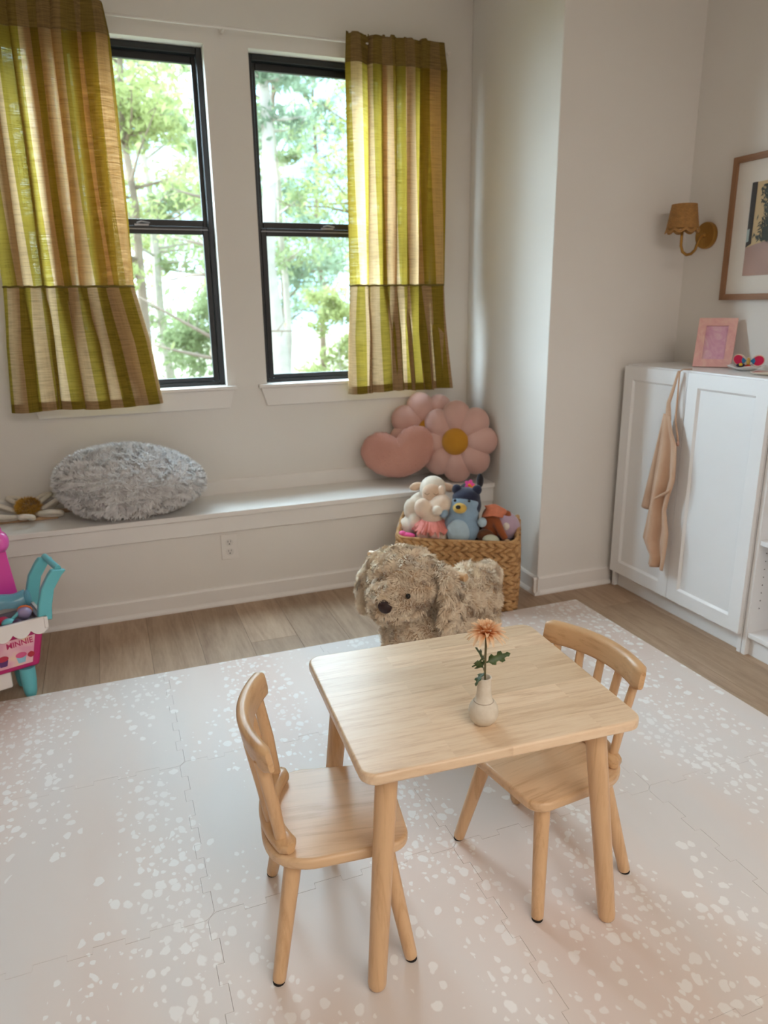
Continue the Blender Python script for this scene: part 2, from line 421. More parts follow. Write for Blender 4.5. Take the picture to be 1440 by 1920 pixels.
# the return block on the right (alcove side face and the face towards the room)
struct(bx('wall_right_return', (XA, YR, -.05), (XR+.15, YW, ZC), M_WALL, bevel=.006), 'cream wall corner jutting out right of the window seat', 'wall')
struct(bx('wall_left_return', (-2.15, YR, -.05), (XL, YW, ZC), M_WALL, bevel=.006), 'cream wall left of the window seat', 'wall')
struct(bx('wall_right', (XR, -2.6, -.05), (XR+.15, YR, ZC), M_WALL), 'cream wall behind the white cabinets', 'wall')
struct(bx('wall_left', (-2.15, -2.6, -.05), (-2.0, YR, ZC), M_WALL), 'cream wall out of view on the left', 'wall')
struct(bx('wall_near', (-2.15, -2.75, -.05), (XR+.15, -2.6, ZC), M_WALL), 'cream wall behind the viewer', 'wall')
struct(bx('ceiling', (-2.15, -2.75, ZC), (XR+.15, YW+.115, ZC+.1), plain('ceiling_paint', (238, 234, 228), .8, .01)), 'white painted ceiling', 'ceiling')
def baseboard(name, a, b, nrm, label, z0=0, h=.085, shoe=True):
    """a, b: ends on the wall face; nrm: outward normal"""
    a, b, n = Vector((*a, 0)), Vector((*b, 0)), Vector((*nrm, 0)); u = (b-a); L = u.length; u.normalize()
    prof = [(0, 0), (.013, 0), (.013, h-.008), (.008, h), (0, h)]
    if shoe: prof = [(0, 0), (.026, 0), (.025, .008), (.018, .017), (.013, .019), (.013, h-.008), (.008, h), (0, h)]
    mb = MB(); k = len(prof)
    mb.v = [tuple(a+u*t+n*p+Vector((0, 0, z0+q))) for t in (0, L) for p, q in prof]
    mb.f = [tuple(range(k)), tuple(range(2*k-1, k-1, -1))]+[(i, k+i, k+(i+1) % k, (i+1) % k) for i in range(k)]
    o = mb.build(name, M_TRIM); bm = bmesh.new(); bm.from_mesh(o.data); bmesh.ops.recalc_face_normals(bm, faces=bm.faces); bm.to_mesh(o.data); bm.free()
    return struct(o, label, 'baseboard')
YB = 3.21
baseboard('baseboard_seat', (XL, YB), (XA-.015, YB), (0, -1), 'white baseboard along the foot of the window seat')
baseboard('baseboard_alcove', (XA, YB), (XA, YR-.026), (-1, 0), 'short white baseboard inside the alcove beside the basket')
baseboard('baseboard_return', (XA-.026, YR), (2.215, YR), (0, -1), 'white baseboard between the alcove corner and the cabinet')
baseboard('baseboard_window', (XL, YW), (XA, YW), (0, -1), 'low white baseboard on the wall above the window seat', z0=.447, h=.07, shoe=False)

# windows
def window(name, a, label):
    x0, x1 = a; e = sempty(name, label, 'window', ((x0+x1)/2, YW+.08, WZ0)); ox, oy, oz = e.location
    def part(nm, mb, mat, par=e, bevel=.003):
        mb.v = [(p[0]-ox, p[1]-oy, p[2]-oz) for p in mb.v]; return mb.build(nm, mat, par, bevel=bevel)
    def ring(mb, xa, xb, za, zb, wx, wb, wt, ya, yb):
        mb.box((xa, ya, za), (xa+wx, yb, zb)); mb.box((xb-wx, ya, za), (xb, yb, zb)); mb.box((xa+wx, ya, za), (xb-wx, yb, za+wb)); mb.box((xa+wx, ya, zb-wt), (xb-wx, yb, zb)); return mb
    y0 = YW+.058
    part('window_frame', ring(MB(), x0+.001, x1-.001, WZ0+.004, WZ1-.001, .024, .018, .026, y0, y0+.056), M_BLACK)
    zm = 1.675
    lo = part('lower_sash', ring(MB(), x0+.026, x1-.026, WZ0+.023, zm+.006, .026, .020, .034, y0+.006, y0+.028), M_BLACK)
    up_ = part('upper_sash', ring(MB(), x0+.026, x1-.026, zm-.004, WZ1-.028, .018, .040, .030, y0+.030, y0+.052), M_BLACK)
    mb = MB().box((x0+.05, y0+.015, WZ0+.04), (x1-.05, y0+.019, zm-.026)); mb.v = [(p[0]-ox, p[1]-oy, p[2]-oz) for p in mb.v]; mb.build('pane', M_GLASS, lo)
    mb = MB().box((x0+.042, y0+.039, zm+.034), (x1-.042, y0+.043, WZ1-.056)); mb.v = [(p[0]-ox, p[1]-oy, p[2]-oz) for p in mb.v]; mb.build('pane', M_GLASS, up_)
    rail = MB().box((x0+.027, y0+.001, zm-.010), (x1-.027, y0+.008, zm-.006)); part('rail_lip', rail, plain('grey_vinyl_lip', (150, 150, 155), .35), lo, 0)  # light grey strip along the black meeting rail
    lk = MB(); cx = (x0+x1)/2 + (.10 if a is LW else -.06); z = zm+.006
    lk.box((cx-.03, y0+.012, z), (cx+.03, y0+.034, z+.008)); lk.tube([(cx-.02, y0+.018, z+.012), (cx, y0+.012, z+.018), (cx+.035, y0+.012, z+.012)], .004, 6)
    part('latch', lk, plain('latch_grey', (150, 150, 155), .3, metal=.4), e, 0)
    # stool and bevelled-end apron
    sl = MB().box((x0-.042, YW-.030, WZ0-.012), (x1+.042, YW+.058, WZ0+.004)); part('window_sill', sl, M_TRIM)
    ap = MB(); zt, zb = WZ0-.0125, WZ0-.100; vs = [(x0-.030, zt), (x1+.030, zt), (x1+.004, zb), (x0-.004, zb)]
    ap.v = [(x, YW-.014, z) for x, z in vs]+[(x, YW, z) for x, z in vs]; ap.f = [(0, 3, 2, 1), (4, 5, 6, 7), (0, 1, 5, 4), (1, 2, 6, 5), (2, 3, 7, 6), (3, 0, 4, 7)]
    part('apron_board', ap, M_TRIM)
    return e
window('window_1', LW, 'black framed sash window half covered by the left curtain')
window('window_2', RW, 'black framed sash window half covered by the right curtain')

# built-in window seat
ws = thing('window_seat', 'long white built-in bench under the two windows', 'bench', (0, YB, 0))
def wsb(nm, lo, hi, mat, bevel=.003): return bx(nm, (lo[0], lo[1]-YB, lo[2]), (hi[0], hi[1]-YB, hi[2]), mat, ws, bevel)
wsb('seat_board', (XL, 3.186, .423), (XA, YW, .447), M_TRIM)
wsb('front_board', (XL, 3.198, .348), (XA, YB, .4225), M_TRIM)
wsb('front_panel', (XL, YB, 0), (XA, YB+.012, .4225), M_WALL, 0)

# power outlet
ot = thing('power_outlet', 'white double power outlet under the bench edge', 'outlet', (.45, YB, .275))
MB().box((-.037, -.006, -.059), (.037, -.0004, .059)).build('cover_plate', M_PLASTICW, ot, bevel=.002)
for z in (.022, -.022):
    r_ = MB().prism(rrect(.034, .034, .015), 0, .002, frame((1, 0, 0), (0, 0, 1), (0, -1, 0), (0, -.006, z))).build('socket', plain('socket_face', (222, 216, 210), .4), ot)
    for (dx, dz, w_, h_) in ((-.006, .005, .0022, .009), (.006, .005, .0022, .008), (0, -.007, .005, .005)):
        MB().box((dx-w_/2, -.0085, z+dz-h_/2), (dx+w_/2, -.0079, z+dz+h_/2)).build('slot', plain('slot_black', (52, 46, 42), .8), r_)

# ------------------------------------------------------------------ foam play mat of interlocking tiles
ZM = .012
mat_e = thing('play_mat', 'pale pink foam play mat with white fawn spots', 'mat', (0, 0, 0))
TS = .61; XM, YM = 1.922, 2.606; NT_, MT_ = 5, 5; TEETH = 10; TD = .0085
def seam(L, sign):
    """half of an interlocking edge as (t, offset) pairs, t along the edge"""
    p = L/TEETH; out = []
    for k in range(TEETH):
        s = sign if k % 2 == 0 else -sign; a, b = k*p, (k+1)*p; e = .0045*s*sign
        lo = a+(.0 if k == 0 else 0); hi = b
        sk = .004 if s > 0 else -.004
        out += [(lo-(sk if k else 0)*1, s*TD), (hi+(sk if k < TEETH-1 else 0)*1, s*TD)]
    return out
G = .0002
sv = seam(TS, 1)
for i in range(NT_):
    for j in range(MT_):
        x1, y1 = XM-i*TS, YM-j*TS; x0, y0 = x1-TS, y1-TS
        pts = []
        ins = .012                                       # seams start a little in from each tile corner
        def edge(axis, const, a, b, outer, shrink):
            """points from a to b along an axis at const; the same curve for both tiles that share it"""
            if outer: return []
            rev = b < a; lo, hi = min(a, b), max(a, b); L = hi-lo-2*ins
            q = [(lo+ins+t*L/TS, const+o+shrink) for t, o in sv]
            return q[::-1] if rev else q
        top_o, right_o, left_o, bot_o = j == 0, i == 0, i == NT_-1, j == MT_-1
        pts += [(x0+G, y0+G)]+[(t, c) for t, c in edge('x', y0, x0, x1, bot_o, G)]+[(x1-G, y0+G)]
        pts += [(c, t) for t, c in edge('y', x1, y0, y1, right_o, -G)]
        pts += [(x1-G, y1-G)]+[(t, c) for t, c in edge('x', y1, x1, x0, top_o, -G)]+[(x0+G, y1-G)]
        pts += [(c, t) for t, c in edge('y', x0, y1, y0, left_o, G)]
        clean = []
        for q in pts:
            if not clean or (abs(q[0]-clean[-1][0])+abs(q[1]-clean[-1][1])) > 1e-5: clean.append(q)
        mb = MB().prism(clean, .0006, ZM); mb.build('mat_tile', M_MAT, mat_e, bevel=.0005, seg=1)

# ------------------------------------------------------------------ outdoors
GZ = -1.2
gr = struct(bx('ground', (-40, YW+1.2, GZ-.3), (50, 70, GZ), plain('woodland_floor', (128, 122, 92), .95, .3, .6)), 'leafy pale ground under the trees outside', 'ground')
M_BARK = plain('pine_bark', (150, 128, 112), .9, .25, 4, bump=.3)
M_BARKL = plain('pale_bark', (196, 182, 170), .9, .2, 4, bump=.3)
LEAFS = [m_leaf('pine_needles', lin((158, 168, 124)), .5), m_leaf('spring_leaves', lin((174, 178, 122)), .5), m_leaf('blue_green_needles', lin((152, 166, 140)), .5)]
def tree(name, label, x, y, h, r, mat, bark, nb, z_lo, spread, nleaf, seed, lean=0, group='trees outside the windows', size=.085, cat='tree', leafy=1.0):
    rg = random.Random(seed); e = thing(name, label, cat, (x, y, GZ), 0, group)
    pts = []; xx = yy = 0
    for k in range(9):
        pts.append((xx, yy, h*k/8)); xx += rg.uniform(-.10, .10)+lean*h/8; yy += rg.uniform(-.10, .10)
    MB().tube(pts, [r*(1-.8*k/8) for k in range(9)], 8).build('trunk', bark, e, smooth=True)
    br = MB(); V = []; 
    for b in range(nb):
        z = h*rg.uniform(z_lo, .97); t = z/h*8; k = min(int(t), 7); q = Vector(pts[k]).lerp(Vector(pts[k+1]), t-k)
        az = rg.uniform(0, 6.283); L = spread*rg.uniform(.5, 1.1)*(1.15-.6*z/h); d = Vector((math.cos(az), math.sin(az), rg.uniform(-.1, .5)))
        p1 = q+d*L*.5+Vector((rg.uniform(-.2, .2), rg.uniform(-.2, .2), rg.uniform(-.1, .2)))*L*.5; p2 = p1+Vector((d.x, d.y, d.z*1.4))*L*.5
        br.tube([q, p1, p2], [r*.30, r*.18, r*.05], 5)
        for tw in range(3):
            u = rg.uniform(.35, 1); c = p1.lerp(p2, u) if rg.random() < .7 else q.lerp(p1, u)
            e2 = c+Vector((rg.gauss(0, 1), rg.gauss(0, 1), rg.gauss(.3, .6)))*L*.22; br.tube([c, e2], [r*.09, r*.03], 4)
            if rg.random() < leafy:
                for _ in range(nleaf): V.append(Vector(c).lerp(e2, rg.random())+Vector((rg.gauss(0, 1), rg.gauss(0, 1), rg.gauss(0, .7)))*L*.17)
    bo_ = br.build('branches', bark, e, smooth=True); bo_['kind'] = 'stuff'
    if V:
        lf = MB()
        for p in V:
            u = Vector((rg.gauss(0, 1), rg.gauss(0, 1), rg.gauss(0, 1))).normalized(); w_ = u.cross(Vector((rg.gauss(0, 1), rg.gauss(0, 1), rg.gauss(0, 1)))).normalized()
            s = size*rg.uniform(.5, 1.2); lf.add([p-u*s, p+w_*s*.35, p+u*s, p-w_*s*.35], [(0, 1, 2, 3)])
        f = lf.build('foliage', mat, e); f['kind'] = 'stuff'
    return e
tree('pine_tree', 'leafy yellow-green tree filling the upper left window pane', .75, 13.0, 8.2, .10, LEAFS[1], M_BARK, 46, .36, 1.9, 60, 1)
tree('bare_tree', 'crooked bare tree seen through the lower left window pane', 1.30, 9.4, 3.9, .09, LEAFS[1], M_BARK, 13, .40, 1.3, 3, 5, leafy=.25)
tree('pine_tree', 'pale straight trunk at the left side of the right window', 2.62, 11.2, 8.4, .16, LEAFS[2], M_BARKL, 14, .58, 1.0, 50, 9)
tree('pine_tree', 'thin pale trunk in the lower pane of the right window', 3.35, 14.2, 7.6, .09, LEAFS[0], M_BARKL, 22, .40, 1.2, 40, 11)
tree('pine_tree', 'yellow-green tree in the upper right of the right window', 4.9, 13.4, 8.2, .11, LEAFS[1], M_BARK, 36, .36, 1.7, 52, 13)
k = 0
for (tx, ty, th, mi) in ((-8.6, 19, 9, 0), (-4.6, 18, 9.5, 1), (-1.4, 18.5, 10, 2), (1.6, 19, 10, 0), (4.6, 19.5, 10, 2), (8.2, 19, 9.5, 1), (12, 19, 9.5, 0), (-3.0, 26, 12, 2), (.6, 26.5, 12, 1), (4.0, 27, 12, 0), (7.8, 27, 12, 2), (11.4, 27, 12, 1)):
    tree('distant_tree', 'hazy pale green woodland tree far behind the windows', tx, ty, th, .13, LEAFS[mi], M_BARKL if k % 2 else M_BARK, 40, .16, 1.7, 26, 40+k, size=.15, group='distant woodland trees'); k += 1
rb = random.Random(3)
for k in range(9):
    tree('bush', 'low pale green bush on the ground outside', -6+k*2.7, 15.4+.5*(k % 2), rb.uniform(2.2, 2.9), .03, LEAFS[k % 3], M_BARKL, 40, .05, 1.05, 34, 80+k, size=.085, group='bushes outside', cat='bush')
# ------------------------------------------------------------------ children's table
TH = .530
tb = thing('play_table', 'small light wood children\'s table with rounded corners', 'table', (.658, 1.279, ZM), -.0526)
hh = TH-ZM
MB().prism(rrect(.590, .486, .032, 7), hh-.024, hh).build('table_top', M_TOP, tb, bevel=.006, seg=3)
MB().box((-.20, -.150, hh-.032), (.20, .150, hh-.0242)).build('top_batten', M_WOODX, tb, bevel=.002)
def leg_mesh(top, foot, r0, r1):
    a, b = Vector(top), Vector(foot); d = (b-a)
    n = 8; pts = [a+d*t for t in (0, .25, .5, .75, .975, .992, 1)]; rr = [r0+(r1-r0)*t for t in (0, .25, .5, .75, .975)]+[r1*.93, r1*.80]
    return MB().tube(pts, rr, 18)
for sx in (-1, 1):
    for sy in (-1, 1):
        leg_mesh((sx*.2269, sy*.1697, hh-.0245), (sx*.2684, sy*.2111, 0.0021), .0225, .0190).build('leg', M_WOODZ, tb, smooth=True, ang=40)

# ------------------------------------------------------------------ the two chairs
def seat_outline():
    pts = []
    hw = .150; xf, xb = .143, -.155
    for k in range(9):                                   # front left corner
        a = R(90*k/8); pts.append((xf-.045+.045*math.cos(a), hw-.045-.012+.045*math.sin(a)))
    for k in range(1, 24):                               # round back
        a = R(90+180*k/24); ca, sa = math.cos(a), math.sin(a)
        pts.append((-.030+(.125)*math.copysign(abs(ca)**.78, ca), hw*math.copysign(abs(sa)**.62, sa)))
    for k in range(9):
        a = R(270+90*k/8); pts.append((xf-.045+.045*math.cos(a), -hw+.045+.012+.045*math.sin(a)))
    return pts
def arc_bar(half, x_end, x_mid, z0, z1, wid, n=22, taper=.012, lean=0., round_=0):
    """bar bent along an arc in plan; returns MB with a rounded-rectangle section"""
    mb = MB(); secs = []
    sec = rrect(wid, z1-z0, min(wid, z1-z0)*.42, 4)
    for i in range(n+1):
        t = -1+2*i/n; y = half*t; x = x_end+(x_mid-x_end)*(1-t*t)
        dx = -(x_mid-x_end)*2*t/half; tang = Vector((dx, 1, 0)).normalized(); nrm = Vector((tang.y, -tang.x, 0))
        e = min(1, (1-abs(t))*half/taper) if taper else 1; e = math.sqrt(max(0, 1-(1-e)**2)); s = .45+.55*e; sh = .72+.28*e
        for (a, b) in sec:
            z = (z0+z1)/2+b*sh
            secs.append(tuple(Vector((x, y, z))+nrm*a*s+Vector((lean*(z-(z0+z1)/2), 0, 0))))
    m = len(sec); mb.v = secs
    for i in range(n):
        for k in range(m): mb.f.append((i*m+k, i*m+(k+1) % m, (i+1)*m+(k+1) % m, (i+1)*m+k))
    mb.f += [tuple(range(m-1, -1, -1)), tuple(range(n*m, (n+1)*m))]
    return mb
def make_chair(label, loc, rz):
    c = thing('childs_chair', label, 'chair', loc, rz, 'wooden children\'s chairs at the small table')
    zs = .284
    MB().prism(seat_outline(), zs-.026, zs).build('seat', M_WOODX, c, bevel=.008, seg=3)
    arc_bar(.126, -.098, -.136, zs-.001, zs+.030, .042).build('back_base', M_WOODY, c, smooth=True, ang=50)
    arc_bar(.156, -.128, -.172, zs+.205, zs+.262, .026, lean=-.18).build('crest_rail', M_WOODY, c, smooth=True, ang=50)
    for k in range(5):
        t = -1+2*k/4; t *= .82
        yb = .128*t; xb_ = -.100-.036*(1-(t*.93)**2); yt = .150*t*1.02; xt = -.126-.046*(1-(t*.9)**2)
        MB().tube([(xb_, yb, zs+.02), (xb_*.6+xt*.4, yb*.6+yt*.4, zs+.115), (xt, yt, zs+.222)], [.0088, .0098, .0085], 12, flat=1.35).build('spindle', M_WOODZ, c, smooth=True, ang=40)
    for sx in (-1, 1):
        for sy in (-1, 1):
            lg = leg_mesh((sx*.092, sy*.098, zs-.024), (sx*.138, sy*.149, .003), .0185, .0138).build('leg', M_WOODZ, c, smooth=True, ang=40)
            MB().lathe([(.0115, 0), (.0125, .001), (.0125, .0045)], 14, T(sx*.138, sy*.149, 0)).build('foot_pad', M_PAD, lg)
    return c
make_chair('light wood child\'s chair left of the table, back to the viewer\'s left', (.359, 1.290, ZM), R(-9.8))
make_chair('light wood child\'s chair tucked under the right side of the table', (.882, 1.279, ZM), R(189.4))

# ------------------------------------------------------------------ vase with one flower
VX, VY = .632, 1.132
vs = thing('bud_vase', 'small cream ceramic bud vase on the table', 'vase', (VX, VY, TH+.0005))
def m_ceramic():
    t = NT('raw_cream_ceramic'); v = t.coords(); n = t.noise(v, 60, 5)
    t.setb(Base_Color=t.ramp(n, [(.3, lin((212, 200, 182))), (.7, lin((226, 217, 202)))]), Roughness=.62); t.bump(t.noise(v, 90, 4), .25, .002); return t.m
M_CER = m_ceramic()
prof = [(.012, .0), (.019, .0012), (.025, .008), (.0292, .018), (.030, .026), (.0285, .035), (.0245, .0435), (.0195, .0490), (.0185, .0496), (.0168, .0535), (.0148, .064), (.0138, .078), (.0136, .094), (.0145, .0985), (.0142, .1003), (.0122, .1003), (.0112, .098), (.0110, .06), (.0, .058)]
MB().lathe(prof, 32, None, False).add([(.012*math.cos(2*math.pi*k/32), .012*math.sin(2*math.pi*k/32), 0) for k in range(32)], [tuple(range(31, -1, -1))]).build('vase_body', M_CER, vs, smooth=True, ang=60)
MB().lathe([(.0197, .0482), (.0201, .0489), (.0192, .0498)], 32, None, False).build('throwing_line', plain('ceramic_groove', (170, 154, 134), .8), vs, smooth=True)
fl_ = thing('flower', 'peach chrysanthemum with dark green leaves in the vase', 'flower', (VX, VY, TH+.0605))
M_STEM = plain('stem_brown_green', (104, 96, 66), .6); M_LEAFD = plain('dark_green_leaf', (62, 82, 40), .5, .3, 60)
stem = [(0.004, 0, .0), (.001, .0, .05), (.0, -.002, .09), (.0, -.004, .128)]
MB().tube(stem, [.0022, .0022, .0022, .0028], 8).build('stem', M_STEM, fl_, smooth=True)
MB().lathe([(.0026, 0), (.006, .006), (.0075, .009)], 12, T(0, -.004, .124)).build('calyx', M_LEAFD, fl_, smooth=True)
def petal_mesh(L, wd, curl):
    mb = MB(); n = 6
    for i in range(n+1):
        t = i/n; ww = wd*(math.sin(math.pi*(.12+.80*t))**.7)*.5; x = L*t; z = curl*L*(t**2)+.15*L*math.sin(t*math.pi)
        mb.v += [(x, -ww, z+.0012), (x, 0, z-.0006), (x, ww, z+.0012)]
    for i in range(n):
        a = i*3; mb.f += [(a, a+3, a+4, a+1), (a+1, a+4, a+5, a+2)]
    return mb
def m_petal():
    t = NT('peach_petal'); v = t.coords(); s = t.add('SeparateXYZ', {0: v}); g = t.math('MULTIPLY', s.outputs[0], 28, clamp=True)
    c = t.ramp(g, [(.0, lin((216, 118, 48))), (.35, lin((240, 178, 120))), (.85, lin((252, 224, 192)))])
    d = t.add('BsdfDiffuse', {'Color': c}); tl = t.add('BsdfTranslucent', {'Color': c}); mx = t.add('MixShader', {0: .35, 1: d.outputs[0], 2: tl.outputs[0]}); t.l.new(mx.outputs[0], t.out.inputs['Surface']); return t.m
M_PET = m_petal()
head = bpy.data.objects.new('flower_head', None); COL.objects.link(head); head.parent = fl_; head.location = (0, -.004, .131); head.empty_display_size = .01; head.scale = (1.13, 1.13, 1.13)
rg = random.Random(4)
rings = [(17, .037, .0085, -.22, 4), (16, .035, .0082, -.02, 14), (15, .031, .0076, .14, 28), (13, .026, .007, .30, 42), (10, .020, .006, .48, 58), (7, .014, .005, .5, 74)]
for (n, L, wd, curl, tilt) in rings:
    me = petal_mesh(L, wd, curl).mesh('petal'); 
    for p in me.polygons: p.use_smooth = True
    for k in range(n):
        o = mk('petal', me, M_PET, head); o.rotation_mode = 'XYZ'
        o.rotation_euler = (rg.uniform(-.25, .25), -R(tilt+rg.uniform(-7, 7)), 2*math.pi*(k+.5*(n % 2))/n+rg.uniform(-.12, .12)); s = rg.uniform(.88, 1.1); o.scale = (s, s, s)
def leaf(loc, rot, L, wd):
    """lobed leaf"""
    half = [(0, .02), (.15, .10), (.22, .40), (.34, .55), (.40, .30), (.50, .28), (.58, .55), (.70, .50), (.72, .22), (.82, .18), (.90, .24), (1.0, .0)]
    pts = [(x, y) for x, y in half]; mb = MB(); n = len(pts)
    for x, y in pts:
        z = -.25*x*x*L
        mb.v += [(x*L, y*wd, z+.25*y*wd), (x*L, 0, z), (x*L, -y*wd, z+.25*y*wd)]
    for i in range(n-1):
        a = i*3; mb.f += [(a, a+1, a+4, a+3), (a+1, a+2, a+5, a+4)]
    o = mb.build('leaf', M_LEAFD, fl_, smooth=True, solid=.0006); o.location = loc; o.rotation_euler = rot; return o
def img_leaf(base, tip, L, wd, tw):
    d = (Vector(tip)-Vector(base)).normalized(); q = d.to_track_quat('X', 'Z'); o = leaf(base, (0, 0, 0), L, wd); o.rotation_mode = 'QUATERNION'; o.rotation_quaternion = q @ Euler((tw, 0, 0)).to_quaternion(); return o
img_leaf((.0, 0, .070), (.05, -.01, .088), .056, .021, .9)
img_leaf((-.002, 0, .060), (-.026, -.006, .085), .040, .025, 1.2)
img_leaf((-.002, 0, .066), (-.012, -.004, .11), .044, .022, -.9)
img_leaf((.0, -.002, .052), (-.03, -.012, .040), .034, .020, .4)
for a, b in (((.002, 0, .048), (.0, 0, .072)), ((.002, 0, .045), (-.004, -.002, .062)), ((.002, 0, .04), (-.001, -.002, .054))):
    MB().tube([a, b], .0011, 6).build('leaf_stalk', M_STEM, fl_, smooth=True)
# ------------------------------------------------------------------ curtain rod and curtains
rod = thing('curtain_rod', 'thin white curtain rod above both windows', 'curtain rod', (.60, YW-.07, 2.445))
MB().tube([(-1.10, 0, 0), (1.05, 0, 0)], .0055, 12).build('rod', M_PLASTICW, rod, smooth=True)
for x in (-1.11, 1.055): MB().ell((x, 0, 0), (.013, .011, .011)).build('finial', M_PLASTICW, rod, smooth=True)
for x in (-1.06, .02, 1.02):
    MB().box((x-.004, .005, -.006), (x+.004, .070, .006)).box((x-.008, .066, -.02), (x+.008, .0698, .02)).build('bracket', M_PLASTICW, rod)
def curtain(label, x0, x1, seed, deep, flare):
    c = thing('curtain', label, 'curtain', ((x0+x1)/2, YW-.08, .91), 0, 'olive striped curtains'); ox = (x0+x1)/2; rg = random.Random(seed)
    NF = 7.4 if x0 < 0 else 6.4; ph = [rg.uniform(0, 6.28) for _ in range(6)]; w0 = x1-x0
    def amp(u): return .013+.020*(1 if not deep else (.35+.95*max(0, min(1, (u-deep[0])/.12))*max(0, min(1, (deep[1]-u)/.08+.3)) if deep else 1))
    def fold(u, v):
        uu = u+.035*math.sin(2*math.pi*u*1.7+ph[0])+.02*math.sin(2*math.pi*u*3.1+ph[1]); a = amp(u)
        s = math.sin(2*math.pi*NF*uu+ph[2]+.5*math.sin(2.2*v+ph[3])); t = math.sin(2*math.pi*NF*2.3*uu+ph[4]+1.2*v)
        return a*(s+.28*t), 1.55*a*math.cos(2*math.pi*NF*uu+ph[2]+.5*math.sin(2.2*v+ph[3]))
    Z0, Z1, ZS, ZB = 2.478, 2.362, 1.420, .912
    def base(u, z):
        y, dx = fold(u, (Z0-z)); k = 1-.25*max(0, (z-2.36)/.12)
        g = math.exp(-((z-2.44)/.035)**2)          # pinched flat round the rod
        fx = x0+w0*u+dx*k
        return (fx-ox, y*k*(1-.15*g), z-.91)
    nu = 240; us = [i/nu for i in range(nu+1)]; L = [0]
    for i in range(nu):
        a, b = base(us[i], 2.0), base(us[i+1], 2.0); L.append(L[-1]+math.hypot(a[0]-b[0], a[1]-b[1]))
    def uvx(u): return L[min(nu, int(round(u*nu)))]/.112
    rg2 = [rg.uniform(-1, 1) for _ in range(64)]
    def head(u, v):
        z = Z0+(Z1-Z0)*v; p = base(u, z); ruff = .007*rg2[int(u*40) % 64]*(1-v)
        return (p[0], p[1]-.001, p[2]+ruff)
    MB().grid(head, nu, 10, uvfn=lambda u, v: (uvx(u), v*.116)).build('header', M_CURH, c, smooth=True, solid=.0014)
    MB().grid(lambda u, v: base(u, Z1+(ZS-Z1)*v), nu, 40, uvfn=lambda u, v: (uvx(u), v*.94)).build('upper_panel', M_CUR, c, smooth=True)
    sm = [base(i/90, ZS) for i in range(91)]
    MB().tube([(p[0], p[1]-.002, p[2]+.0015*math.sin(i*2.1)) for i, p in enumerate(sm)], .0045, 6).build('gathered_seam', plain('seam_olive', (112, 96, 40), .9), c, smooth=True)
    fl0, fl1 = flare; NR = 8.6; q = [rg.uniform(0, 6.28) for _ in range(5)]
    def ruff(u, v):
        p = base(u, ZS); g = min(1, v*2.2); uu = u+.03*math.sin(2*math.pi*u*2.3+q[0])
        s = math.sin(2*math.pi*NR*uu+q[1]+.8*v)+.35*math.sin(2*math.pi*NR*1.9*uu+q[2]-v); fine = .0030*math.sin(2*math.pi*38*u+q[3])*max(0, 1-v*2.2)
        xx = p[0]+(fl0*(1-u)+fl1*u)*(.15*g+.85*v**1.1)+.012*g*math.cos(2*math.pi*NR*uu+q[1]+.8*v)
        return (xx, p[1]*(1-.6*g)+.021*g*s+fine-.018*v, ZS-.91+(ZB-ZS)*v+.004*math.sin(9*u+q[4])*v)
    Lr = [0]
    for i in range(nu):
        a, b = ruff(us[i], .6), ruff(us[i+1], .6); Lr.append(Lr[-1]+math.hypot(a[0]-b[0], a[1]-b[1]))
    MB().grid(ruff, nu, 26, uvfn=lambda u, v: (Lr[min(nu, int(round(u*nu)))]/.115+.3, v*.51)).build('ruffle', M_RUF, c, smooth=True)
    MB().grid(lambda u, v: (lambda p: (p[0], p[1]+.0012, p[2]+.0002))(ruff(u, .925+.075*v)), nu, 3, uvfn=lambda u, v: (Lr[min(nu, int(round(u*nu)))]/.115+.3, v*.04)).build('hem', M_CURH, c, smooth=True)
    return c
curtain('olive and tan striped curtain hanging at the left window', -.318, .140, 3, (.52, 1.0), (-.028, .075))
curtain('olive and tan striped curtain hanging at the right window', 1.165, 1.592, 8, (.66, 1.05), (-.015, .055))

# ------------------------------------------------------------------ things on the window seat
ZB_ = .447
gp = thing('fluffy_cushion', 'big round grey shaggy cushion on the window seat', 'cushion', (.062, 3.315, ZB_), 0)
def pill(u, v):
    a = 2*math.pi*u; t = math.pi*v; st = math.sin(t)**.82
    x = .325*st*math.cos(a); y = .195*st*math.sin(a); z = -.150*math.cos(t)*(1 if math.cos(t) > 0 else 1)
    return x, y, z
mb = MB().ell((0, 0, 0), (.305, .182, .142), None, 40, 24)
out = []
for (x, y, z) in mb.v:
    s = 1-.24*(x/.31); zz = z*s+.010*math.sin(9*x+5*y)+.02*math.sin(6*y)
    zz = zz-.10*x*(1 if z < 0 else .55); zz = max(zz, -.138+.02*0)
    out.append((x, y, zz))
mb.v = out; pm = mb.mesh('cushion_body')
for p in pm.polygons: p.use_smooth = True
zmin = min(v.co.z for v in pm.vertices)
for v in pm.vertices: v.co.z += .012-zmin
M_GFUR = m_fur('grey_shag', (220, 216, 215), (246, 244, 243), scale=30)
mk('cushion_body', pm, M_GFUR, gp, True)
fur('shag', pm, 30000, .034, .0019, M_GFUR, gp, seed=5, lie=.6, freq=190, grav=.12, jit=.22, mask=lambda P, N: P[:, 2] > .034)

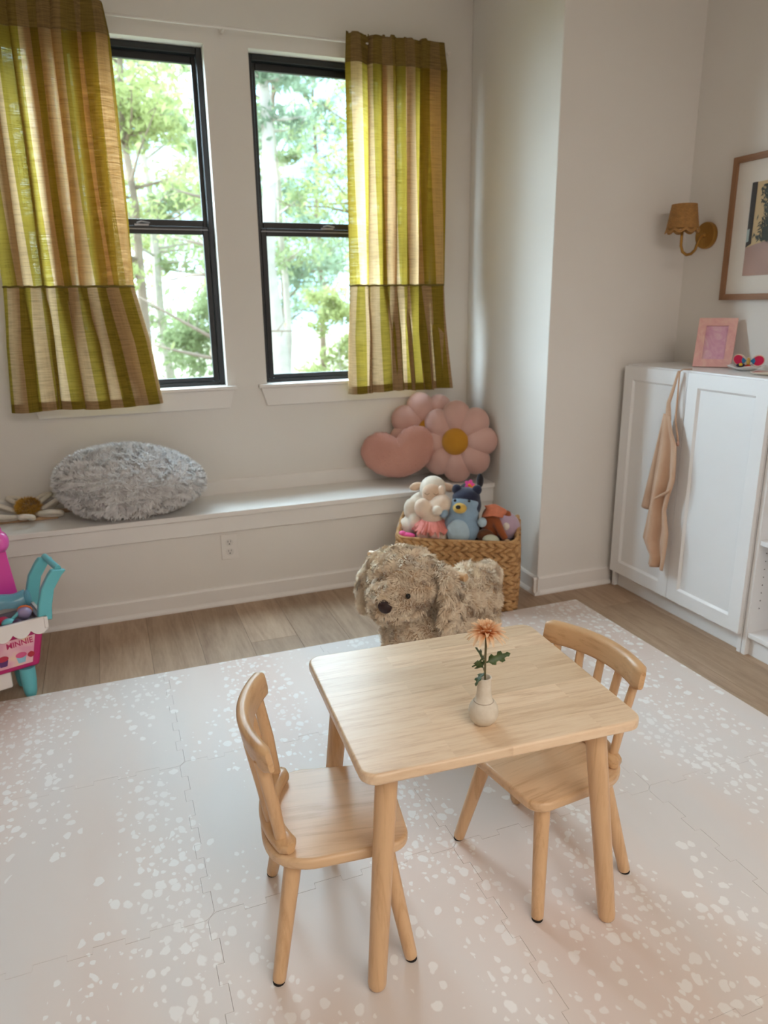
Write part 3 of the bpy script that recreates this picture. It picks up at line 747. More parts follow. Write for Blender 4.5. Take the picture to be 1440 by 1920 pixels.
# rope flower decoration at the far left of the bench
rf = thing('rope_flower', 'white rope flower with mustard pompom lying on the bench', 'decoration', (-.372, 3.405, ZB_+.0005), 0)
M_ROPE = plain('white_cotton_rope', (226, 217, 203), .9, .06, 80, bump=.3)
MB().box((-.145, -.030, 0), (.115, -.002, .014)).build('wood_slat', wood('pale_slat', (186, 152, 116), (150, 114, 80), 'x'), rf, bevel=.002)
MB().box((-.05, .06, 0), (.21, .09, .014)).build('wood_slat', MATS['pale_slat'], rf, bevel=.002)
for k in range(7):
    a = 2*math.pi*(k+.25)/7; pts = []
    for i in range(17):
        t = i/16; ang = (t-.5)*2; rr = .028+.130*math.sin(math.pi*t)**.8; sw = .62*math.sin(2*math.pi*t)*(.55)
        aa = a-sw*.55; pts.append((rr*math.cos(aa)*1.05, rr*math.sin(aa)*.78, .030+.060*math.sin(math.pi*t)*(1 if math.sin(a) > -.2 else .1)+.012*math.sin(math.pi*t*2+k)))
    MB().tube(pts, .0105, 10).build('rope_petal', M_ROPE, rf, smooth=True)
M_MUS = m_fur('mustard_yarn', (176, 128, 34), (210, 160, 62), scale=40)
cmb = MB().ell((0, 0, .056), (.040, .036, .028)).mesh('pompom'); mk('pompom', cmb, M_MUS, rf, True)
fur('yarn', cmb, 2600, .026, .0013, M_MUS, rf, seed=2, lie=.35, freq=60, grav=0, jit=.7)

def m_cush(name, lo, hi, bump=.25):
    t = NT(name); v = t.coords(); n = t.noise(v, 5, 3)
    t.setb(Base_Color=t.ramp(n, [(.3, lin(lo)), (.7, lin(hi))]), Roughness=.92, Sheen_Weight=.4, Specular_IOR_Level=.1); t.bump(t.noise(v, 160, 3), bump, .003); MATS[name] = t.m; return t.m
M_ROSE = m_cush('dusty_pink_velvet', (202, 158, 146), (214, 172, 160), .12); M_HEART = m_cush('terracotta_pink_boucle', (196, 140, 124), (210, 156, 140), .6); M_OCHRE = m_cush('ochre_velvet', (182, 124, 34), (196, 138, 44), .3)
def orient(nrm, roll_=0):
    n = Vector(nrm).normalized(); x = Vector((0, 0, 1)).cross(n).normalized(); y = n.cross(x); return frame(x, y, n).to_3x3().to_4x4() @ Rz(roll_)
def flower_cushion(label, loc, nrm, roll_, npet, rad):
    c = thing('flower_cushion', label, 'cushion', loc, 0, 'pink flower cushions'); M = orient(nrm, roll_)
    rp_ = rad*.62; L = rad*.52
    for k in range(npet):
        a = 2*math.pi*k/npet; mb = MB().ell((0, 0, 0), (1, 1, 1), None, 22, 14); vv = []
        for (x, y, z) in mb.v:
            xx = x; wy = 1-.30*(1-(x+1)/2)**1.4                      # narrower towards the heart
            pr = rad*.46
            vv.append((rad*.56+xx*pr, y*wy*rad*math.sin(math.pi/npet)*1.06, z*rad*.30*(.72+.28*math.cos(x*1.4))))
        mb.v = vv; mb.v = [tuple(M @ Rz(a) @ Vector(p)) for p in mb.v]; mb.build('petal', M_ROSE, c, smooth=True)
    MB().ell((0, 0, 0), (rad*.50, rad*.50, rad*.235), M).build('cushion_core', M_ROSE, c, smooth=True)
    MB().ell((0, 0, rad*.215), (rad*.335, rad*.335, rad*.14), M, 36, 18).build('cushion_heart', M_OCHRE, c, smooth=True)
    return c
flower_cushion('pink flower cushion with a mustard centre in front', (1.645, 3.300, .654), (-.60, -.76, .16), R(4), 8, .205)
flower_cushion('pink flower cushion peeking out behind the other, under the curtain', (1.545, 3.452, .690), (-.10, -.98, .12), R(14), 8, .205)
hc = thing('heart_cushion', 'terracotta pink heart-shaped cushion leaning on the wall', 'cushion', (1.362, 3.385, ZB_+.158), 0)
def heart_r(a):
    # polar heart, notch at +90 degrees
    d = abs(((a-math.pi/2+math.pi) % (2*math.pi))-math.pi)          # 0 at the notch, pi at the tip
    t = d/math.pi
    pts = [(0, .46), (.06, .60), (.13, .80), (.20, .95), (.30, 1.06), (.42, 1.08), (.54, 1.0), (.66, .91), (.78, .84), (.88, .80), (.95, .80), (1, .80)]
    for (t0, r0), (t1, r1) in zip(pts, pts[1:]):
        if t <= t1: k = (t-t0)/(t1-t0); k = k*k*(3-2*k); return r0+(r1-r0)*k
    return .8
mb = MB(); nA, nR = 72, 9; M = orient((-.30, -.92, .26), R(10)); Rr = .183
for side in (1, -1):
    for j in range(nR+1):
        t = j/nR; tt = math.sin(t*math.pi/2)
        for i in range(nA):
            a = 2*math.pi*i/nA; r_ = heart_r(a)*Rr*tt; h_ = .060*math.sqrt(max(0, 1-tt**2.6))*(1-.35*math.exp(-((r_*math.sin(a)-.11)/.05)**2-((r_*math.cos(a))/.05)**2))
            mb.v.append((r_*math.cos(a), r_*math.sin(a)*.86, side*h_))
off = (nR+1)*nA
for j in range(nR):
    for i in range(nA):
        a_, b_ = j*nA+i, j*nA+(i+1) % nA
        mb.f.append((a_, b_, b_+nA, a_+nA) if False else (a_, a_+nA, b_+nA, b_)); mb.f.append((off+a_, off+b_, off+b_+nA, off+a_+nA))
mb.v = [tuple(M @ Vector(p)) for p in mb.v]
me = mb.mesh('heart_body'); bm = bmesh.new(); bm.from_mesh(me); bmesh.ops.remove_doubles(bm, verts=bm.verts, dist=.0004); bmesh.ops.recalc_face_normals(bm, faces=bm.faces); bm.to_mesh(me); bm.free()
hb = mk('heart_body', me, M_HEART, hc, True)
fur('pile', me, 9000, .006, .0007, M_HEART, hc, seed=8, lie=.4, freq=40, grav=0, jit=.8)

# ------------------------------------------------------------------ woven basket with soft toys
BW, BD = .54, .26
bq = Matrix.Rotation(math.atan2(-.515, .857), 4, 'Z')
bk = thing('toy_basket', 'woven water hyacinth basket full of soft toys', 'basket', (1.372, 2.744, 0), math.atan2(-.515, .857))
def m_hya():
    t = NT('water_hyacinth'); v = t.coords(); n = t.noise(v, 34, 4); f2 = t.noise(v, 160, 3)
    f_ = t.math('ADD', t.math('MULTIPLY', n, .7), t.math('MULTIPLY', f2, .3))
    t.setb(Base_Color=t.ramp(f_, [(.3, lin((134, 92, 52))), (.5, lin((186, 140, 90))), (.72, lin((210, 168, 116)))]), Roughness=.7); t.bump(f2, .4, .003); return t.m
M_HYA = m_hya()
per = rrect(BW-.012, BD-.012, .035, 5, 0, BD/2)
def along(n):
    P_ = [Vector((*p, 0)) for p in per]; P_.append(P_[0]); seg = [(P_[i+1]-P_[i]).length for i in range(len(P_)-1)]; tot = sum(seg); out = []
    for k in range(n):
        s = tot*k/n; i = 0
        while s > seg[i]: s -= seg[i]; i += 1
        p = P_[i].lerp(P_[i+1], s/seg[i]); d = (P_[i+1]-P_[i]).normalized(); out.append((p, Vector((d.y, -d.x, 0)), tot*k/n))
    return out, tot
pl, tot = along(260); ROWS = 15
def rim(p):
    side = max(0, (abs(p.x)-BW/2+.05)/.05); side = min(1, side); y = p.y/BD
    return .322+.062*side*min(1, max(0, y*1.6))+.020*max(0, y-.7)*(1)-.006*math.cos(p.x*5)
for r_ in range(ROWS):
    for s_ in range(2):
        pts = []; pitch = tot/round(tot/.075); sg = 1 if r_ % 2 else -1
        for i, (p, nrm, s) in enumerate(pl):
            ph_ = 2*math.pi*s/pitch*sg+math.pi*s_+r_*1.1; h_ = rim(p)*(r_+.62)/(ROWS+.1); bulge = .006*math.sin(math.pi*(r_+.5)/ROWS)
            q = p+nrm*(.0062*math.cos(ph_)+bulge)+Vector((0, 0, .0068*math.sin(ph_)+h_+.0015*math.sin(s*23+r_*2)))
            pts.append(q)
        MB().tube(pts, [.0086+.0024*math.sin(2*math.pi*s/pitch*sg*1.0+math.pi*s_+r_*1.1+.8) for (_, _, s) in pl], 6, closed=True).build('weave_strand', M_HYA, bk, smooth=True)
MB().tube([p+nrm*.002+Vector((0, 0, rim(p)+.006)) for p, nrm, s in pl], .0078, 8, closed=True).build('rim_binding', M_HYA, bk, smooth=True)
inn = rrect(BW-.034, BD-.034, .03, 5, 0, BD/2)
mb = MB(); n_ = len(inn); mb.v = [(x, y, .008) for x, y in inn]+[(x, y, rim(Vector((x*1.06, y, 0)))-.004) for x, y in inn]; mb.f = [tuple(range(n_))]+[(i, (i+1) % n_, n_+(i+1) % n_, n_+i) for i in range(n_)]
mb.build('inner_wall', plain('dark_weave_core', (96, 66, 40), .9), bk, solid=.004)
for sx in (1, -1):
    MB().tube([(sx*(BW/2+.002), BD*.5+y, .345-.02*abs(y)/.05) for y in (-.045, -.02, .0, .02, .045)], .0065, 8).build('handle_hole_shade', plain('dark_handle_gap', (44, 30, 20), .9), bk, smooth=True)  # dark bar painted in for the shade of the handle opening
BM = Matrix.Translation((1.372, 2.744, 0)) @ bq
def btoy(name, label, cat, x, y, z): return thing(name, label, cat, tuple(BM @ Vector((x, y, z))), math.atan2(-.515, .857), 'soft toys in the basket')
def plush(c): return plain('plush_%d_%d_%d' % c, c, .95, .05, 40, bump=.5, sheen=.3, bscale=300, bdist=.004)
CREAM = plush((236, 212, 190)); CREAM2 = plush((222, 190, 162)); PALEP = plush((238, 196, 186)); WHITEP = plush((230, 216, 198)); MINT = plush((214, 216, 194)); STITCH = plain('brown_stitch', (120, 88, 66), .8)
# sleepy lamb
lb = btoy('plush_lamb', 'cream sleepy lamb soft toy at the back left of the basket', 'soft toy', -.165, .160, .300)
mb = MB().ell((.045, -.02, .222), (.062, .056, .062)).ell((.0, 0, .10), (.085, .065, .105)).ell((-.055, -.03, .125), (.034, .034, .052)).ell((-.065, -.035, .035), (.055, .045, .055)).ell((-.035, -.06, .065), (.03, .03, .05))
mk('lamb_body', remesh(mb, .006, 4), WHITEP, lb, True)
MB().ell((.045, -.060, .212), (.045, .028, .046)).build('face', CREAM2, lb, smooth=True)
for x, s in ((-.030, -1), (.112, 1)):
    mb = MB().ell((0, 0, 0), (.034, .012, .019)); mb.v = [tuple(T(x, -.02, .232) @ Matrix.Rotation(R(18*s), 4, 'Y') @ Vector(p)) for p in mb.v]; mb.build('ear', CREAM2, lb, smooth=True)
for x in (.026, .066): MB().tube([(x-.011, -.0865, .218), (x, -.0895, .212), (x+.011, -.0865, .218)], .0012, 5).build('closed_eye', STITCH, lb)
# cream rabbit with tutu
rbt = btoy('plush_rabbit', 'cream rabbit soft toy wearing a pink tutu', 'soft toy', -.108, .092, .300)
mb = MB().ell((.030, -.005, .168), (.050, .046, .046)).ell((-.01, 0, .085), (.052, .048, .08)).ell((.02, -.045, .148), (.022, .02, .022)).ell((-.05, -.02, .150), (.040, .024, .046)).ell((-.035, -.03, .035), (.035, .035, .05)).ell((.035, -.03, .035), (.03, .035, .05))
mk('rabbit_body', remesh(mb, .006, 4), CREAM, rbt, True)
for x, z in ((-.012, .214), (.030, .222)):
    MB().ell((x, .0, z), (.017, .012, .03)).build('ear', CREAM, rbt, smooth=True)
MB().ell((.020, -.058, .150), (.022, .018, .022)).build('paw', WHITEP, rbt, smooth=True)
M_TUTU = plain('rose_tulle', (226, 138, 128), .8, .12, 20)
mb = MB(); nT = 96
for j in range(4):
    for i in range(nT+1):
        a = 2*math.pi*i/nT; r_ = .046+.013*j+.003*j*math.sin(23*a+j); wv = .0035*j*math.sin(17*a+j*1.7)+.002*j*math.sin(29*a); mb.v.append((-.008+(r_)*math.cos(a), -.018+(r_)*math.sin(a), .100-.016*j+wv))
for j in range(3):
    for i in range(nT): a_ = j*(nT+1)+i; mb.f.append((a_, a_+1, a_+nT+2, a_+nT+1))
mb.build('tutu', M_TUTU, rbt, smooth=True, solid=.001)
MB().ell((-.045, -.045, .035), (.032, .028, .036)).build('foot', PALEP, rbt, smooth=True); MB().ell((.010, -.050, .040), (.028, .028, .040)).build('foot', PALEP, rbt, smooth=True)
sh = btoy('doll_shoe', 'hot pink toy shoe poking over the basket rim', 'toy shoe', -.225, .032, .312)
MB().ell((0, 0, .018), (.040, .016, .014)).ell((-.020, 0, .026), (.017, .015, .013)).build('shoe', plain('hot_pink_plastic', (238, 92, 160), .4), sh, smooth=True)
# blue and navy puppy, plain stand-in
LB = plush((142, 168, 190)); LBB = plush((176, 196, 208)); NAVY = plush((34, 38, 62)); YEL = plush((216, 176, 84)); BLK = plain('black_bead', (14, 12, 14), .25)
pd = btoy('plush_puppy', 'light blue and navy puppy soft toy sitting upright', 'soft toy', .015, .086, .285)
mb = MB().ell((0, 0, .075), (.083, .062, .085)).ell((.010, 0, .150), (.068, .054, .070)).ell((.018, 0, .195), (.062, .052, .058))
mk('puppy_body', remesh(mb, .006, 8), LB, pd, True)
mb = MB().ell((.020, .006, .214), (.064, .053, .048)).ell((.040, .012, .180), (.048, .045, .06)); mk('hood', remesh(mb, .006, 5), NAVY, pd, True)
MB().ell((-.010, -.050, .068), (.052, .018, .060)).build('belly_patch', LBB, pd, smooth=True)
for x in (-.022, .066):
    mb = MB().ell((0, 0, 0), (.022, .013, .024)); mb.v = [tuple(T(x, .0, .252) @ Matrix.Rotation(R(18 if x > 0 else -14), 4, 'Y') @ Vector(p)) for p in mb.v]; e_ = mb.build('ear', NAVY, pd, smooth=True)
MB().ell((-.004, -.048, .180), (.031, .028, .024)).build('muzzle', YEL, pd, smooth=True)
MB().ell((-.010, -.076, .192), (.012, .008, .009)).build('nose', BLK, pd, smooth=True)
for x in (-.026, .036): MB().ell((x, -.0475, .214), (.0065, .005, .0065)).build('eye', BLK, pd, smooth=True)
for x, z, m_ in ((-.078, .148, LB), (.094, .112, LBB)): MB().ell((x, -.026, z), (.021, .020, .022)).build('paw', m_, pd, smooth=True)
# dark doll with felt flowers
dl = btoy('plush_doll', 'black soft toy with pink and orange felt flowers behind the blue puppy', 'soft toy', .040, .175, .300)
mb = MB().ell((0, 0, .09), (.05, .045, .09)).ell((0, 0, .195), (.052, .045, .055)); mk('doll_body', remesh(mb, .006, 5), plush((30, 28, 34)), dl, True)
MB().ell((-.035, -.036, .188), (.026, .016, .032)).build('face', plush((236, 224, 216)), dl, smooth=True)
MB().ell((.050, 0, .258), (.016, .012, .034)).build('ear', plush((30, 28, 34)), dl, smooth=True)
def felt_flower(c, rad, m1, m2):
    mb = MB()
    pts = [((rad*(.62+.38*abs(math.cos(2.5*2*math.pi*k/40))))*math.cos(2*math.pi*k/40), (rad*(.62+.38*abs(math.cos(2.5*2*math.pi*k/40))))*math.sin(2*math.pi*k/40)) for k in range(40)]
    f_ = mb.prism(pts, 0, .006, T(*c) @ Matrix.Rotation(R(75), 4, 'X')).build('felt_flower', m1, dl, bevel=.0015); MB().ell((c[0], c[1]-.007, c[2]), (rad*.3, .004, rad*.3)).build('flower_centre', m2, f_, smooth=True)
felt_flower((.006, -.048, .250), .024, plain('felt_pink', (240, 90, 170), .9), plain('felt_orange', (238, 140, 40), .9)); felt_flower((.026, -.058, .232), .022, plain('felt_orange', (238, 140, 40), .9), plain('felt_purple', (90, 50, 110), .9))
# brown toy with cloth
RUST = plush((150, 78, 38)); BRN = plush((110, 66, 36))
br_ = btoy('plush_monkey', 'rust brown soft toy with long arm and salmon scarf', 'soft toy', .165, .115, .290)
mb = MB().ell((-.018, 0, .105), (.045, .045, .065)).ell((-.01, 0, .05), (.05, .045, .06)); mb.tube([(0, -.03, .12), (.025, -.06, .075), (.05, -.075, .038)], [.021, .019, .015], 10); mb.ell((.052, .0, .130), (.02, .016, .022))
mk('toy_body', remesh(mb, .006, 4), RUST, br_, True)
MB().ell((-.04, -.035, .040), (.042, .035, .030)).build('leg', BRN, br_, smooth=True)
MB().ell((.050, -.042, .088), (.015, .014, .018)).build('hand', plush((226, 214, 200)), br_, smooth=True); MB().ell((.056, -.082, .030), (.014, .012, .012)).build('foot', plush((206, 170, 130)), br_, smooth=True)
mb = MB().grid(lambda u, v: (-.050+.092*u+.008*math.sin(5*v), -.030-.028*math.sin(math.pi*u)*v-.006*math.sin(9*u)-.012*v, .178-.012*u-.050*v*(1-.25*u)+.012*math.sin(math.pi*u)), 16, 10); mb.build('scarf', plain('salmon_linen', (206, 122, 92), .9, .08, 60), br_, smooth=True, solid=.0016)
bl = btoy('plush_ball', 'round lilac soft ball at the right end of the basket', 'soft ball', .238, .130, .3055)
mk('ball_body', MB().ell((-.03, 0, .055), (.068, .066, .066), None, 28, 18).mesh('ball_body'), plush((186, 158, 174)), bl, True)
gt = btoy('plush_pebble', 'small pale mint soft toy peeking over the basket rim', 'soft toy', .150, .045, .296)
MB().ell((0, 0, .024), (.038, .026, .026)).build('toy_body', MINT, gt, smooth=True)
# filler toys under the visible layer
for i, (x, y, c) in enumerate(((-.16, .12, (60, 50, 80)), (.02, .12, (40, 40, 70)), (.17, .13, (90, 60, 40)))):
    o = btoy('plush_cushion', ('dark purple', 'dark blue', 'dark brown')[i]+' soft toy buried under the others in the basket', 'soft toy', x, y, .03)
    MB().ell((0, 0, .13), (.085, .10, .128)).build('toy_body', plush(c), o, smooth=True)
# ------------------------------------------------------------------ plush ride-on dog
HD = math.atan2(-.52, -.85)                               # heading
dg_ = thing('plush_dog', 'curly beige ride-on dog toy with wooden handles', 'ride-on toy', (.985, 2.215, ZM), HD)
# local: x forwards, y left, z up
mb = MB()
mb.ell((-.13, 0, .225), (.245, .125, .115)).ell((.055, 0, .20), (.10, .115, .15)).ell((-.325, 0, .215), (.115, .115, .12))
for x in (.07, -.30):
    for y in (-.075, .075): mb.tube([(x, y, .20), (x, y, .012)], [.052, .050], 12)
body = remesh(mb, .010, 8)
M_DFUR = m_fur('beige_curly_fur', (222, 197, 168), (250, 234, 210), scale=34); M_DSKIN = plain('beige_plush_backing', (196, 168, 138), .95, .1, 30)
def curl(me, amp, freq, seed):
    co = np.array([v.co[:] for v in me.vertices]); nn = np.array([v.normal[:] for v in me.vertices]); q = vnoise(co, freq, seed)
    d = np.sin(q[:, 0]*3+q[:, 1]*2.5)*amp; co += nn*d[:, None]; me.vertices.foreach_set('co', co.ravel()); me.update()
curl(body, .006, 55, 3)
bo = mk('body', body, M_DSKIN, dg_, True)
fur('body_fur', body, 30000, .024, .0016, M_DFUR, bo, seed=21, lie=.9, freq=120, grav=.5, jit=.22, mask=lambda P, N: P[:, 2] > .06)
mb = MB()
mb.ell((.110, 0, .405), (.118, .128, .122)).ell((.185, 0, .365), (.085, .088, .080)).ell((.06, 0, .33), (.09, .10, .10))
hd = remesh(mb, .009, 8); curl(hd, .005, 60, 5); ho = mk('head', hd, M_DSKIN, dg_, True)
fur('head_fur', hd, 22000, .022, .0016, M_DFUR, ho, seed=22, lie=.9, freq=120, grav=.35, jit=.22)
for s in (-1, 1):
    mb = MB(); pts = [(.090, s*.105, .482), (.092, s*.150, .455), (.096, s*.174, .395), (.102, s*.182, .335), (.108, s*.178, .285), (.110, s*.172, .256)]
    mb.tube(pts, [.030, .040, .048, .054, .050, .030], 14, flat=.42); vv = []
    e_me = remesh(mb, .008, 5); curl(e_me, .004, 70, 7+s); eo = mk('ear', e_me, M_DSKIN, dg_, True)
    fur('ear_fur', e_me, 9000, .022, .0016, M_DFUR, eo, seed=30+s, lie=.9, freq=120, grav=.8, jit=.2)
MB().ell((.268, .028, .376), (.018, .026, .023)).build('nose', plain('dark_brown_nose', (44, 22, 20), .6), dg_, smooth=True)
for s in (-1, 1): MB().ell((.222 if s > 0 else .205, s*.066+.022, .412), (.009, .009, .009)).build('eye', plain('shiny_black_eye', (10, 9, 10), .12), dg_, smooth=True)
for s in (-1, 1): MB().tube([(.03, s*.08, .438), (.03, s*(.168 if s > 0 else .20), .438), (.03, s*(.188 if s > 0 else .224), .438), (.03, s*(.191 if s > 0 else .227), .438)], [.0145, .0145, .0145, .011], 16).build('handle', M_WOODY, dg_, smooth=True, ang=40)
mb = MB().tube([(-.395, 0, .285), (-.45, .0, .295), (-.490, .01, .255), (-.505, .012, .19)], [.026, .028, .028, .018], 12); tm = remesh(mb, .008, 3); to = mk('tail', tm, M_DSKIN, dg_, True)
fur('tail_fur', tm, 4000, .020, .0015, M_DFUR, to, seed=40, lie=1, freq=80, grav=.6, jit=.25)

# ------------------------------------------------------------------ toy ice-cream cart at the left edge
ca = thing('toy_cart', 'pink and teal toy ice-cream cart at the left edge', 'toy cart', (-.285, 2.62, 0), math.atan2(.314, .949))
MAG = plain('magenta_plastic', (196, 20, 110), .35, .03, 10, coat=.2); PINKP = plain('pink_plastic', (236, 76, 176), .32, .03, 10, coat=.25); TEAL = plain('teal_plastic', (104, 192, 202), .35, .03, 10, coat=.2); WPL = plain('cream_white_plastic', (240, 232, 228), .35, .02, 10, coat=.2); GREYP = plain('grey_tray', (120, 116, 122), .5)
CW, CD = .40, .19
def taper_box(x0, x1, y0, y1, z0, z1, ins):
    mb = MB(); mb.v = [(x0+ins, y0+ins, z0), (x1-ins, y0+ins, z0), (x1-ins, y1-ins, z0), (x0+ins, y1-ins, z0), (x0, y0, z1), (x1, y0, z1), (x1, y1, z1), (x0, y1, z1)]
    mb.f = [(0, 3, 2, 1), (4, 5, 6, 7), (0, 1, 5, 4), (1, 2, 6, 5), (2, 3, 7, 6), (3, 0, 4, 7)]; return mb
taper_box(-CW, -.008, .006, CD-.006, .112, .262, .026).build('tub', MAG, ca, bevel=.010, seg=3)
# scalloped icing trim round the tub
def scallop(n, w): return [(w*k/ (n*8), .030-.020*abs(math.sin(math.pi*k/8))-.006) for k in range(n*8+1)]
nS = 7; pts = [(0, .0)]+[]
top = [(-CW, .302), (.004, .302)]; low = [(-CW+(CW+.004)*k/(nS*8), .262-.020*abs(math.sin(math.pi*k/8))**.8-.002*0) for k in range(nS*8+1)]
poly = [(-CW, .302)]+low+[(.004, .302)]
MB().prism(poly, 0, .012, frame((1, 0, 0), (0, 0, 1), (0, -1, 0), (0, .004, 0))).build('icing_trim', WPL, ca, bevel=.002)
low = [(-.012+(CD+.02)*k/(3*8), .262-.020*abs(math.sin(math.pi*k/8))**.8) for k in range(25)]; poly = [(-.012, .302)]+low+[(CD+.008, .302)]
MB().prism(poly, 0, .012, frame((0, 1, 0), (0, 0, 1), (1, 0, 0), (-.008, 0, 0))).build('icing_trim', WPL, ca, bevel=.002)
MB().box((-CW, CD-.008, .24), (.004, CD+.008, .302)).build('icing_trim', WPL, ca, bevel=.003)
MB().box((-CW+.01, .010, .262), (-.010, CD-.010, .278)).build('tray_floor', GREYP, ca)
MB().box((-CW+.01, .006, .278), (-.012, .016, .299)).build('tray_rim', GREYP, ca); MB().box((-.022, .012, .278), (-.010, CD-.012, .299)).build('tray_rim', GREYP, ca)
for y in (.014, CD-.014):
    pts = [(.000, y, .285), (.006, y, .335), (.022, y, .395), (.052, y, .440), (.068, y, .456)]; mb = MB()
    for (x, yy, z), hw in zip(pts, (.023, .022, .021, .022, .024)): mb.v += [(x-hw, yy-.013, z+.004), (x+hw, yy-.013, z-.006), (x+hw, yy+.013, z-.006), (x-hw, yy+.013, z+.004)]
    for i in range(4):
        a = i*4; mb.f += [(a, a+1, a+5, a+4), (a+1, a+2, a+6, a+5), (a+2, a+3, a+7, a+6), (a+3, a, a+4, a+7)]
    mb.f += [(3, 2, 1, 0), (16, 17, 18, 19)]; mb.build('handle_arm', TEAL, ca, bevel=.006, seg=3, subd=0)
MB().tube([(.066, .012, .458), (.066, CD-.012, .458)], .0115, 14).build('handle_bar', TEAL, ca, smooth=True, ang=40)
for y in (.045, .145):
    MB().lathe([(.017, 0), (.020, .010), (.022, .022), (.0225, .026), (.026, .060), (.0265, .112)], 20, T(-.075, y, 0)).build('leg', TEAL, ca, smooth=True, ang=50)
    MB().lathe([(.017, 0), (.020, .010), (.022, .022), (.0225, .026), (.026, .060), (.0265, .112)], 20, T(-.34, y, (ZM+.0005) if y < .1 else 0) @ Matrix.Diagonal((1, 1, .89 if y < .1 else 1, 1))).build('leg', TEAL, ca, smooth=True, ang=50)
MB().box((-.20, .05, .045), (-.125, .13, .115)).build('drawer', WPL, ca, bevel=.008)
# sticker on the tub front (figure left out)
def m_sticker():
    t = NT('sticker_print'); v = t.coords(); n = t.noise(v, 14, 2); t.setb(Base_Color=t.ramp(n, [(.35, lin((232, 160, 184))), (.5, lin((240, 190, 196))), (.65, lin((244, 214, 170)))]), Roughness=.3); return t.m
tilt_ = math.atan2(.020, .150); SM = frame((1, 0, 0), (0, -math.sin(tilt_), math.cos(tilt_)), (0, -math.cos(tilt_), -math.sin(tilt_)), (0, .0148, .190))
st = MB().prism([(-.37, -.055), (-.058, -.055), (-.040, .052), (-.37, .052)], .0, .0009, SM).build('sticker', m_sticker(), ca)
tm_ = textmesh('MINNIE', .030, .0004); tm_.transform(SM @ T(-.092, .032, .0016) @ Matrix.Rotation(R(3), 4, 'Z') @ Matrix.Diagonal((.86, 1, 1, 1))); mk('sticker_lettering', tm_, plain('letter_magenta', (196, 40, 100), .4), st)
CUPS = [plain('cup_blue', (150, 196, 214), .4), plain('cup_purple', (96, 44, 112), .4), plain('cup_cream', (240, 220, 190), .4)]; ICE = [plain('ice_pink', (224, 90, 140), .4), plain('ice_red', (190, 40, 70), .4), plain('ice_brown', (130, 76, 50), .4)]
for i, (x, y) in enumerate(((-.092, -.024), (-.150, -.022), (-.205, -.020), (-.26, -.02))):
    cp = MB().prism([(x-.011, y-.022), (x+.011, y-.022), (x+.016, y+.002), (x-.016, y+.002)], .0010, .0016, SM).build('printed_cupcake', CUPS[i % 3], st)
    MB().prism([(x+.018*math.cos(2*math.pi*k/16), y+.009+.011*math.sin(2*math.pi*k/16)) for k in range(16)], .0017, .0022, SM).build('printed_icing', ICE[i % 3], cp)
MB().prism([(-.060+.012*math.cos(2*math.pi*k/16)*(.5+.5*abs(math.cos(2*math.pi*k/16))), -.022+.012*math.sin(2*math.pi*k/16)) for k in range(16)], .0010, .0016, SM).build('printed_bow', plain('bow_red', (190, 40, 60), .4), st)
# back board with scalloped awning
mb = MB().prism([(-CW, .27), (-.030, .27), (-.058, .545), (-CW, .545)], 0, .012, frame((1, 0, 0), (0, 0, 1), (0, -1, 0), (0, CD+.022, 0))); mb.build('back_board', PINKP, ca, bevel=.004)
for k in range(5):
    xx = -.072-k*.058; mb = MB().ell((xx, CD-.005, .545), (.031, .045, .040)); mb.build('awning_scallop', plain('awning_pink_%d' % (k % 2), ((238, 96, 190), (240, 120, 200))[k % 2], .28, .02, 10, coat=.4), ca, smooth=True)
MB().tube([(-CW, CD+.005, .583), (-.060, CD+.005, .578)], .016, 12).build('awning_ridge', PINKP, ca, smooth=True)
def m_clear():
    t = NT('clear_blue_plastic'); t.setb(Base_Color=lin((120, 190, 214)), Roughness=.15, Alpha=.55); MATS['clearblue'] = t.m; return t.m
MC = m_clear()
lid = MB().grid(lambda u, v: (-.30+.272*u, .105+.06*v, .318+.045*math.sin(math.pi*min(1, v*1.05))**.7*1.0+.004*math.sin(u*20)), 24, 8); lid.build('clear_lid', MC, ca, smooth=True, solid=.003)
MB().ell((-.024, .120, .338), (.013, .022, .030)).build('lid_end', MC, ca, smooth=True)
def ctoy(nm, lb_, cat, x, y, z): return thing(nm, lb_, cat, tuple(ca.matrix_basis @ Vector((x, y, z))), math.atan2(.314, .949), 'toy food in the cart')
sc = ctoy('toy_scoop', 'teal plastic ice-cream scoop lying in the cart', 'toy scoop', -.110, .045, .2785)
MB().ell((0, 0, .014), (.022, .020, .014)).build('scoop_bowl', TEAL, sc, smooth=True); MB().tube([(.012, .006, .018), (.045, .030, .032), (.062, .042, .046)], [.006, .0055, .006], 10).build('scoop_handle', TEAL, sc, smooth=True)
cu_ = ctoy('toy_cup', 'lilac and orange toy cup lying in the cart', 'toy cup', -.052, .062, .2785)
CMt = T(0, 0, .026) @ Matrix.Rotation(R(-62), 4, 'X') @ Matrix.Rotation(R(20), 4, 'Y')
MB().lathe([(.016, -.014), (.021, -.004), (.024, .010)], 20, CMt).build('cup_body', plain('lilac_plastic', (170, 156, 196), .4), cu_, smooth=True)
MB().lathe([(.0245, .010), (.0255, .014), (.0245, .018)], 20, CMt).build('cup_rim', plain('orange_plastic', (222, 110, 40), .4), cu_, smooth=True); MB().lathe([(.001, .0182), (.020, .0184), (.0205, .0190)], 20, CMt).build('cup_filling', plain('red_sauce', (150, 30, 16), .4), cu_, smooth=True)
